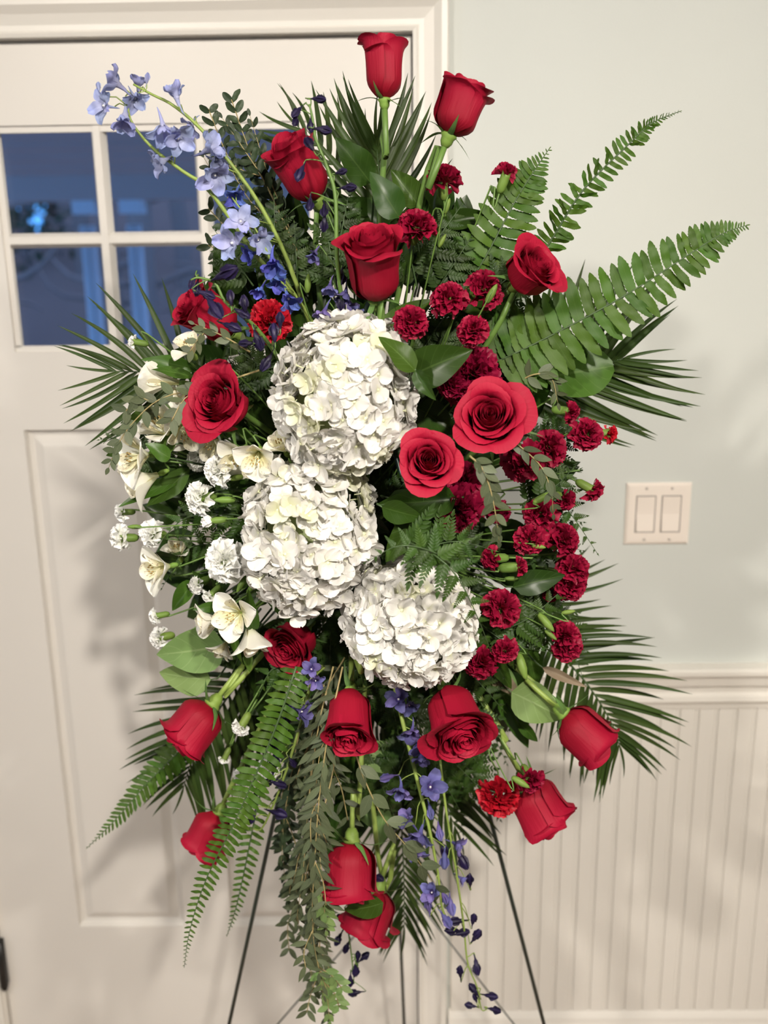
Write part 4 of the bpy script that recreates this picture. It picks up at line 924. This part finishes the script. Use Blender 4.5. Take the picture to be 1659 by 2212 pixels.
# dark foliage packed behind the flowers
BODY=[(430,700,960),(500,500,1050),(600,450,1130),(700,430,1180),(800,400,1180),(900,320,1190),(1000,300,1220),(1100,320,1230),(1200,350,1240),(1300,400,1230),(1400,470,1180),(1500,540,1130),(1600,590,1050),(1700,640,990),(1780,680,930)]
rf=random.Random(11)
def span(y):
    for a,b in zip(BODY,BODY[1:]):
        if a[0]<=y<=b[0]:
            t=(y-a[0])/(b[0]-a[0]); return mixn(a[1],b[1],t),mixn(a[2],b[2],t)
def region(px,py):
    if py<700: return 'under the upper roses'
    if py<1000: return 'left of the upper hydrangea' if px<700 else 'around the open roses right of the upper hydrangea'
    if py<1330: return 'among the white blossoms left of the middle hydrangea' if px<700 else 'among the crimson carnations on the right'
    return 'behind the lower left roses' if px<700 else 'behind the lower right roses'
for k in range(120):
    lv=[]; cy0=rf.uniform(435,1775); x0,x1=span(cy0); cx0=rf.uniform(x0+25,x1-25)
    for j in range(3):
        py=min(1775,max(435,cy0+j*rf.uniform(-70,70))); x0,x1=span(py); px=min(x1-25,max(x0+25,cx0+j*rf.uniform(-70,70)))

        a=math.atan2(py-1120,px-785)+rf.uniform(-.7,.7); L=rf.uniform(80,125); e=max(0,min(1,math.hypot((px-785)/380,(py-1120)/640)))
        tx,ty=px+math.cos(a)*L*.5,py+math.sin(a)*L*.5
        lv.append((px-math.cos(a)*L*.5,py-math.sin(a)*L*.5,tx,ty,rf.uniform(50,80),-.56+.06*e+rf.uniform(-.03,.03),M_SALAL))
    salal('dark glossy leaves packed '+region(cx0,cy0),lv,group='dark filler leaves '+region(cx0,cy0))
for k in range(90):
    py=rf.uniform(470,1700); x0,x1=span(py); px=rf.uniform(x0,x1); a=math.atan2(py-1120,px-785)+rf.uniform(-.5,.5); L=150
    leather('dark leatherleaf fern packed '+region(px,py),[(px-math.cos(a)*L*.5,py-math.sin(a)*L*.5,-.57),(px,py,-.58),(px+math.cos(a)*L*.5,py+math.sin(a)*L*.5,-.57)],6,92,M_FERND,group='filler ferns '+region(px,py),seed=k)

# ------------------------------------------------------------------ hydrangeas
hydrangea('uppermost and largest creamy white hydrangea head',748,855,140,158,-20,-.665,215,1)
hydrangea('middle creamy white hydrangea head left of the curled dark leaf',671,1152,130,163,-12,-.665,215,2)
hydrangea('lowest creamy white hydrangea head under the leatherleaf fern',884,1345,130,122,0,-.675,190,3)

# ------------------------------------------------------------------ roses
rose('topmost red rose, a tall closed bloom on a straight stem',828,147,82,92,8,-.60,.10,1,.4,1,132,via=[(826,300,-.60),(828,372,-.59)])
rose('red rose high on the right against the sage wall',993,232,112,68,12,-.61,.30,2,2.2,3,122,via=[(950,320,-.60),(905,440,-.58)])
rose('red rose at upper left with a violet bud across it',648,366,108,122,32,-.58,.25,3,1.1,1,128,via=[(680,480,-.56)])
rose('wide-mouthed red rose above the upper hydrangea',806,572,132,95,42,-.67,.60,4,.3,2,130,via=[(822,660,-.66)])
rose('red rose at right tucked against the large sword fern',1147,587,128,35,48,-.64,.80,35,1.5,2,via=[(1100,660,-.62)])
rose('red rose at left overlapped by dark violet buds',450,682,112,150,32,-.60,.55,6,.2,2,118)
rose('open red rose at left beside the upper hydrangea',477,873,142,155,66,-.66,.85,7,.9,0,sep=1.3)
rose('open red rose right of centre, the largest bloom',1058,904,146,115,76,-.70,.95,8,2.0,0,sep=1.3)
rose('open red rose between the hydrangea and the darkest carnations',926,998,122,100,80,-.73,.90,9,.5,0)
rose('small red rose under the middle hydrangea',634,1388,108,225,50,-.62,.55,10,.7,2)
rose('drooping red rose at lower left below the pale leaves',420,1571,112,232,12,-.62,.20,11,1.9,1,118,via=[(500,1490,-.60)])
rose('hanging red rose under the gap between the hydrangeas',755,1550,110,269,48,-.68,.45,12,1.6,2,98,via=[(780,1440,-.66)])
rose('large hanging red rose below the lowest hydrangea',986,1552,140,292,50,-.69,.65,13,.2,2,104,via=[(935,1450,-.66)])
rose('drooping red rose at lower right over the palm leaflets',1262,1582,104,318,6,-.60,.15,14,1.2,1,118,via=[(1170,1490,-.56)])
rose('red rose hanging beside the right easel leg',1166,1742,112,300,4,-.60,.20,15,.9,1,122,via=[(1095,1600,-.57),(1020,1480,-.54)])
rose('half-hidden red rose behind the long hanging sword fern',452,1800,84,245,0,-.56,.15,16,.3,2,100,via=[(500,1700,-.55)])
rose('upper one of the two lowest red roses',757,1880,110,268,8,-.66,.15,17,2.9,1,124,via=[(775,1740,-.62)])
rose('lowest red rose, tucked under its neighbour',798,1972,112,250,4,-.61,.30,18,.4,1,110,via=[(822,1890,-.59)])

# ------------------------------------------------------------------ carnations
K=carnation
K('small crimson carnation seen from the side under the upper right rose',955,380,74,95,12,-.58,'burg',.8,via=[(942,450,-.57),(910,560,-.56)])
K('tight crimson carnation bud near the tip of the upper right sword fern',1097,366,46,70,15,-.58,'burg',.35,via=[(1040,450,-.57)])
K('crimson carnation right above the wide-mouthed rose',900,482,82,80,40,-.62,'burg',.9)
K('bright crimson carnation left above the upper hydrangea',582,688,88,100,70,-.64,'red',.95,big=True)
K('crimson carnation above the pair near the right rose',969,638,72,100,52,-.64,'burg',.85)
K('crimson carnation touching the left side of the right rose',1052,622,82,20,48,-.63,'burg',.9)
K('crimson carnation at the upper right corner of the upper hydrangea',888,691,72,110,70,-.67,'burg',.9)
K('small crimson carnation above the big burgundy one',1020,709,60,120,65,-.66,'burg',.85)
K('big ruffled burgundy carnation above the largest open rose',1018,800,122,80,66,-.64,'dark',1.,big=True)
K('small burgundy carnation at the left foot of the big burgundy one',975,832,60,200,60,-.66,'dark',.8)
K('crimson carnation half hidden behind the largest open rose',1122,870,54,60,40,-.64,'burg',.8)
K('upper one of the two darkest burgundy carnations',1003,1048,108,70,62,-.64,'dark',1.,big=True)
K('lower one of the two darkest burgundy carnations',985,1100,104,250,62,-.66,'dark',1.,big=True)
K('crimson carnation under the eucalyptus sprig near the light switch',1132,1000,84,250,62,-.64,'burg',.95)
K('crimson carnation with a folded petal right of the draped sprig',1194,966,74,20,50,-.63,'burg',.85)
K('crimson bud above the two outermost carnations on the right',1238,890,44,350,25,-.60,'burg',.5)
K('round crimson carnation near the right palm leaflets',1271,940,66,300,68,-.61,'burg',.9)
K('pinkish crimson bud farthest right',1322,938,40,355,5,-.60,'red',.35)
K('crimson bud pointing at the light switch',1288,1063,50,330,10,-.60,'burg',.45,via=[(1230,1020,-.58)])
K('dark crimson bud left of the one pointing at the switch',1226,1084,44,320,35,-.61,'burg',.5)
K('crimson carnation with a red streak at the draped sprig end',1167,1113,66,230,66,-.64,'burg',.9)
K('dark crimson carnation behind the grey-green sprig',1076,1112,48,270,50,-.61,'dark',.8)
K('crimson carnation left of the side-facing one on the right',1146,1170,66,250,68,-.65,'burg',.9)
K('crimson carnation opening towards the right rim',1222,1163,68,40,45,-.62,'burg',.8)
K('crimson bud with a long green calyx pointing right',1128,1224,42,5,12,-.66,'burg',.45,cal=1.1)
K('crimson bud touching the tips of the leatherleaf fern',1056,1206,48,180,25,-.66,'burg',.5)
K('upper one of the stacked crimson carnation pair at the right rim',1240,1222,64,70,50,-.62,'burg',.9)
K('lower one of the stacked crimson carnation pair at the right rim',1232,1270,66,290,60,-.62,'burg',.95)
K('small crimson carnation left below the stacked pair',1187,1286,36,240,40,-.60,'burg',.6)
K('crimson carnation left of the leatherleaf, right of the lowest hydrangea',1087,1310,78,50,58,-.66,'burg',.9)
K('upper crimson carnation of the two at the lower right rim',1224,1365,58,75,45,-.62,'burg',.8)
K('lower crimson carnation of the two at the lower right rim',1228,1402,62,300,55,-.62,'burg',.85)
K('small round crimson carnation beside a pointed green bud',1090,1408,52,260,72,-.66,'burg',.9)
K('crimson carnation low at the right of the lowest hydrangea',1036,1436,72,240,62,-.65,'burg',.9)
K('bright ruffled carnation low at the right above the easel leg',1078,1728,88,265,52,-.62,'red',.95,via=[(1060,1640,-.60),(1020,1540,-.56)])
K('burgundy carnation over the top of the rose at the easel leg',1150,1690,62,300,35,-.635,'burg',.8,via=[(1110,1640,-.60),(1050,1540,-.56)])
W_=lambda *a,**k: carnation(*a,kind='white',**k)
W_('white carnation left above the middle hydrangea',466,1016,66,180,48,-.66,open_=.95)
W_('white carnation with spiky petals facing left',423,1075,68,185,28,-.65,open_=.85)
W_('largest white carnation, full round face',484,1214,82,240,80,-.66,open_=1.,big=True)
W_('dim white carnation behind the alstroemerias',419,996,42,200,40,-.60,open_=.7)
W_('white carnation at left beside two green buds',322,1153,56,175,40,-.60,open_=.9)
W_('white carnation farthest left',256,1162,54,180,18,-.59,open_=.85)
W_('small white carnation highest at the left rim',257,1106,34,180,20,-.57,open_=.6)
W_('small white carnation left below the largest one',421,1266,38,210,40,-.60,open_=.7)
W_('opening white bud below the largest white carnation',449,1291,34,225,15,-.62,open_=.4)
W_('white bud on a bent stem at the lower left rim',331,1332,32,190,8,-.58,open_=.4)
W_('small white carnation beside the pale leaf',337,1379,42,190,20,-.58,open_=.75)
W_('white bud high at left in front of the palm frond',284,737,27,170,5,-.60,open_=.3)
W_('hanging white bud left of the long sword fern',517,1577,38,240,12,-.62,open_=.5,via=[(550,1530,-.60)])
W_('tiny white bud tip under the hanging white bud',482,1645,22,245,5,-.61,open_=.3,via=[(500,1610,-.61),(530,1540,-.6)])
W_('white carnation behind the lower left violet buds',572,1664,52,200,40,-.58,open_=.8)
W_('small white carnation behind the sword fern, left',512,1676,28,190,30,-.57,open_=.6)
W_('tiny white bud above the left open rose',446,797,26,170,20,-.61,open_=.35)
GB=[(485,1080,40,180,'upper green bud beside the spiky white carnation'),(508,1032,34,190,'green bud beside the upper white carnation'),(470,1124,40,185,'green bud with a white tip left of the hydrangea'),(548,1264,40,230,'larger green bud right below the largest white carnation'),(522,1262,36,240,'green bud left of the larger one below the white carnation'),
 (1128,1440,52,285,'pointed green bud beside the small round crimson carnation'),(1024,1402,34,270,'green bud at the edge of the lowest hydrangea'),(1105,1250,26,0,'green bud left of the broad leaf at right'),(1228,1322,26,10,'small yellowish green bud at the right rim'),(1062,634,40,60,'green bud in front of the crimson carnation at the right rose'),
 (665,612,36,85,'green bud right of the blue blossoms'),(1162,1180,30,350,'green bud between two crimson carnations'),(1125,1690,38,330,'green bud over the rose at the easel leg'),(966,445,30,70,'narrow green bud under the upper right carnation'),(1172,1075,40,30,'pale green bud near the draped sprig'),(290,1138,26,180,'dark green bud between the left white carnations'),(1180,1345,44,310,'long green bud above the rim carnations'),(955,520,28,60,'green bud right of the upper crimson carnation'),(1190,1372,28,320,'green bud left of the rim carnations')]
for x,y,l,a,lb in GB: carn_bud(lb,x,y,l*1.15,a,12,-.655 if x<600 or x>1050 else -.62,tip='white' if 'white tip' in lb else None)

# ------------------------------------------------------------------ alstroemerias
A_=alstro
A_('white alstroemeria touching the left rose overlapped by violet buds',412,752,74,110,40,-.63,.9,spin=.3)
A_('closed white alstroemeria pointing left under the palm frond',345,820,84,172,8,-.62,.12)
A_('white alstroemeria partly hidden by the arching sprig',392,850,70,200,30,-.60,.7)
A_('large white alstroemeria at the left rim',302,985,104,190,42,-.63,.85,spin=.5)
A_('white alstroemeria right above the left rim one',352,925,100,120,45,-.62,.85)
A_('streaked alstroemeria just under the left open rose',396,930,86,290,40,-.63,.9,spin=0.2)
A_('lower white alstroemeria at the left rim with a green throat',303,1042,84,205,12,-.61,.45)
A_('white alstroemeria left above the middle hydrangea',462,955,80,230,48,-.62,.9)
A_('streaked alstroemeria in the gap between the upper hydrangeas',520,985,92,250,48,-.66,.9,spin=.1)
A_('trumpet alstroemeria with a yellow-green throat above the middle hydrangea',556,985,86,262,56,-.69,.75,spin=.5)
A_('shaded alstroemeria tucked between the two upper hydrangeas',610,965,70,120,40,-.66,.8)
A_('streaked alstroemeria facing left at the left rim',348,1226,96,190,38,-.62,.8,spin=.2)
A_('single white alstroemeria behind the streaked left one',386,1192,62,100,30,-.57,.8)
A_('open alstroemeria with brown flecks beside the dark leaf',510,1328,92,200,66,-.69,.95,spin=.25)
A_('half-closed alstroemeria left of the flecked one',452,1344,66,190,20,-.66,.25)
A_('hanging alstroemeria seen from the side below the flecked one',545,1382,72,285,8,-.655,.35)
A_('pale bluish alstroemeria behind the hanging one',484,1398,60,250,20,-.62,.6)

# ------------------------------------------------------------------ delphiniums
spike('pale blue delphinium arching farthest to the upper left',[(640,640,-.58),(560,560,-.60),(455,415,-.62),(395,370,-.62),(330,320,-.62),(285,265,-.62),(275,222,-.62)],
 [(248,178,-.63,70,150,20,.7),(222,228,-.63,62,200,55,.85),(270,262,-.63,72,270,10,.45),(293,215,-.62,60,300,30,.7),(345,352,-.63,64,215,15,.6),(355,285,-.64,80,285,20,.5),(385,300,-.64,66,300,45,.8)],
 [(213,186,-.62,22,100),(318,168,-.62,24,80)],M_BLUE,M_BLUE,r0=.0028)
spike('pale blue delphinium spike shading to deeper blue at its foot',[(670,700,-.58),(620,560,-.59),(560,440,-.60),(480,330,-.61),(420,265,-.61),(370,225,-.61),(330,205,-.61),(288,182,-.61)],
 [(378,198,-.62,64,105,10,.35),(300,178,-.60,50,80,20,.5),(410,275,-.60,52,250,20,.6),(455,318,-.63,74,20,35,.65),(465,380,-.63,80,300,40,.8),(520,478,-.65,62,60,75,.95),(500,525,-.64,72,200,50,.9),(560,520,-.63,66,320,30,.7),(470,345,-.61,60,340,35,.7)],
 [],M_BLUE,M_BLUE,r0=.0028)
spike('deep blue delphinium beside the bright crimson carnation',[(690,720,-.60),(640,640,-.61),(590,570,-.62),(555,500,-.62),(500,425,-.61)],
 [(590,575,-.64,72,280,25,.5),(540,550,-.62,52,210,30,.7),(625,650,-.64,66,290,25,.6),(562,630,-.62,46,250,20,.5),(510,425,-.61,58,270,30,.6),(600,610,-.62,50,260,30,.6)],
 [],M_BLUE2,M_BLUE2,r0=.002)
spike('stalk with dark violet buds arching over the upper left rose',[(745,700,-.64),(728,560,-.66),(725,430,-.66),(710,370,-.66),(682,300,-.66),(675,255,-.66),(668,225,-.66)],
 [(678,552,-.66,44,250,20,.45),(712,625,-.66,44,265,15,.4),(745,640,-.65,50,260,10,.4),(698,680,-.66,52,250,15,.4),(762,668,-.65,54,60,20,.5)],
 [(690,214,-.66,34,350),(640,243,-.66,34,230),(638,262,-.66,30,260),(700,281,-.66,38,355),(672,272,-.66,34,270),(668,310,-.67,40,120),(648,376,-.67,42,250),(738,371,-.66,28,10),(755,405,-.66,36,0),(669,442,-.66,36,265),(700,455,-.66,34,270),(700,485,-.66,36,265),(760,516,-.66,34,0),(738,600,-.65,40,270),(735,655,-.65,40,280)],M_VIO,M_DKVIO,r0=.0026,smat=M_STEM)
spike('stalk with wilted violet buds bent over the left rose',[(620,800,-.66),(560,715,-.68),(520,680,-.69),(485,650,-.69),(465,612,-.69),(430,600,-.69),(412,605,-.69)],
 [],[(415,612,-.69,30,250),(425,625,-.69,36,265),(490,590,-.70,62,20),(448,637,-.70,40,340),(465,668,-.71,60,305),(498,642,-.70,36,95),(528,655,-.70,40,95),(525,678,-.70,40,330),(503,707,-.70,44,340),(530,742,-.70,34,180),(558,738,-.70,46,290),(592,717,-.70,44,95),(575,785,-.69,44,240),(605,690,-.68,36,90)],M_VIO,M_DKVIO,r0=.0024,smat=M_STEM)
spike('violet-blue delphinium hanging left of the lower left hanging sprigs',[(700,1440,-.62),(675,1470,-.62),(650,1560,-.62),(620,1660,-.63),(590,1740,-.63),(565,1790,-.63),(545,1790,-.62)],
 [(672,1445,-.66,44,120,60,.8),(682,1472,-.66,40,290,50,.8),(655,1538,-.65,58,350,25,.7),(632,1530,-.64,34,200,20,.5)],
 [(620,1558,-.65,36,200),(594,1612,-.65,42,95),(592,1648,-.66,46,85),(605,1695,-.64,34,340),(632,1648,-.64,28,300),(550,1728,-.65,40,260),(545,1768,-.64,28,250),(524,1772,-.64,26,190),(603,1758,-.64,44,350),(580,1690,-.64,34,200)],M_VIO,M_DKVIO,r0=.0024)
spike('violet-blue delphinium trailing down right of the lowest roses',[(850,1470,-.60),(870,1560,-.62),(900,1680,-.64),(925,1780,-.65),(945,1880,-.65),(955,1960,-.65),(975,2005,-.64)],
 [(860,1510,-.64,60,130,55,.85),(885,1525,-.63,46,300,50,.8),(888,1585,-.64,56,250,40,.7),(905,1610,-.64,60,290,40,.7),(910,1640,-.64,50,270,20,.5),(865,1710,-.65,56,260,45,.7),(930,1700,-.66,64,50,62,.9),(880,1770,-.66,58,130,30,.6),(905,1810,-.66,64,250,35,.6),(905,1845,-.65,50,280,30,.5),(932,1928,-.66,46,150,55,.85)],
 [(930,1755,-.65,34,280),(950,1800,-.65,36,280),(960,1860,-.65,40,270),(925,1955,-.65,36,100),(960,1940,-.65,34,290),(975,1960,-.65,40,280),(965,1990,-.65,40,300),(835,1680,-.62,36,200)],M_VIO,M_VIO,r0=.0030)
spike('thin stalk with small dark violet buds curling at the bottom right',[(950,1640,-.60),(965,1760,-.61),(985,1880,-.62),(1002,2000,-.62),(1010,2080,-.62),(1030,2130,-.62),(1040,2180,-.62),(1052,2180,-.62)],
 [(988,1825,-.62,44,340,30,.7),(1000,1900,-.62,32,330,20,.5)],
 [(1015,1900,-.62,34,95),(1023,1985,-.62,30,80),(985,1990,-.62,36,180),(1030,2020,-.62,36,60),(1000,2015,-.62,34,10),(975,2010,-.62,36,170),(1030,2090,-.62,36,280),(994,2098,-.62,30,95),(1022,2136,-.62,30,130),(1062,2152,-.62,32,0),(1026,2155,-.62,22,110),(1015,2172,-.62,26,170),(1070,2182,-.62,30,340),(1000,1860,-.62,44,300),(960,1840,-.62,36,100)],M_VIO,M_DKVIO,r0=.0018)
spike('short stalk with tiny dark buds hanging beside the lowest rose',[(745,1960,-.58),(755,2030,-.59),(762,2090,-.59),(765,2125,-.59)],
 [],[(730,2030,-.59,30,240),(748,2048,-.59,28,250),(773,2065,-.59,24,90),(788,2066,-.59,28,40),(768,2096,-.59,34,265),(757,2120,-.59,28,270),(765,2145,-.59,30,190),(735,1980,-.59,24,190),(818,1896,-.60,30,340)],M_VIO,M_DKVIO,r0=.0014,smat=M_STEM)
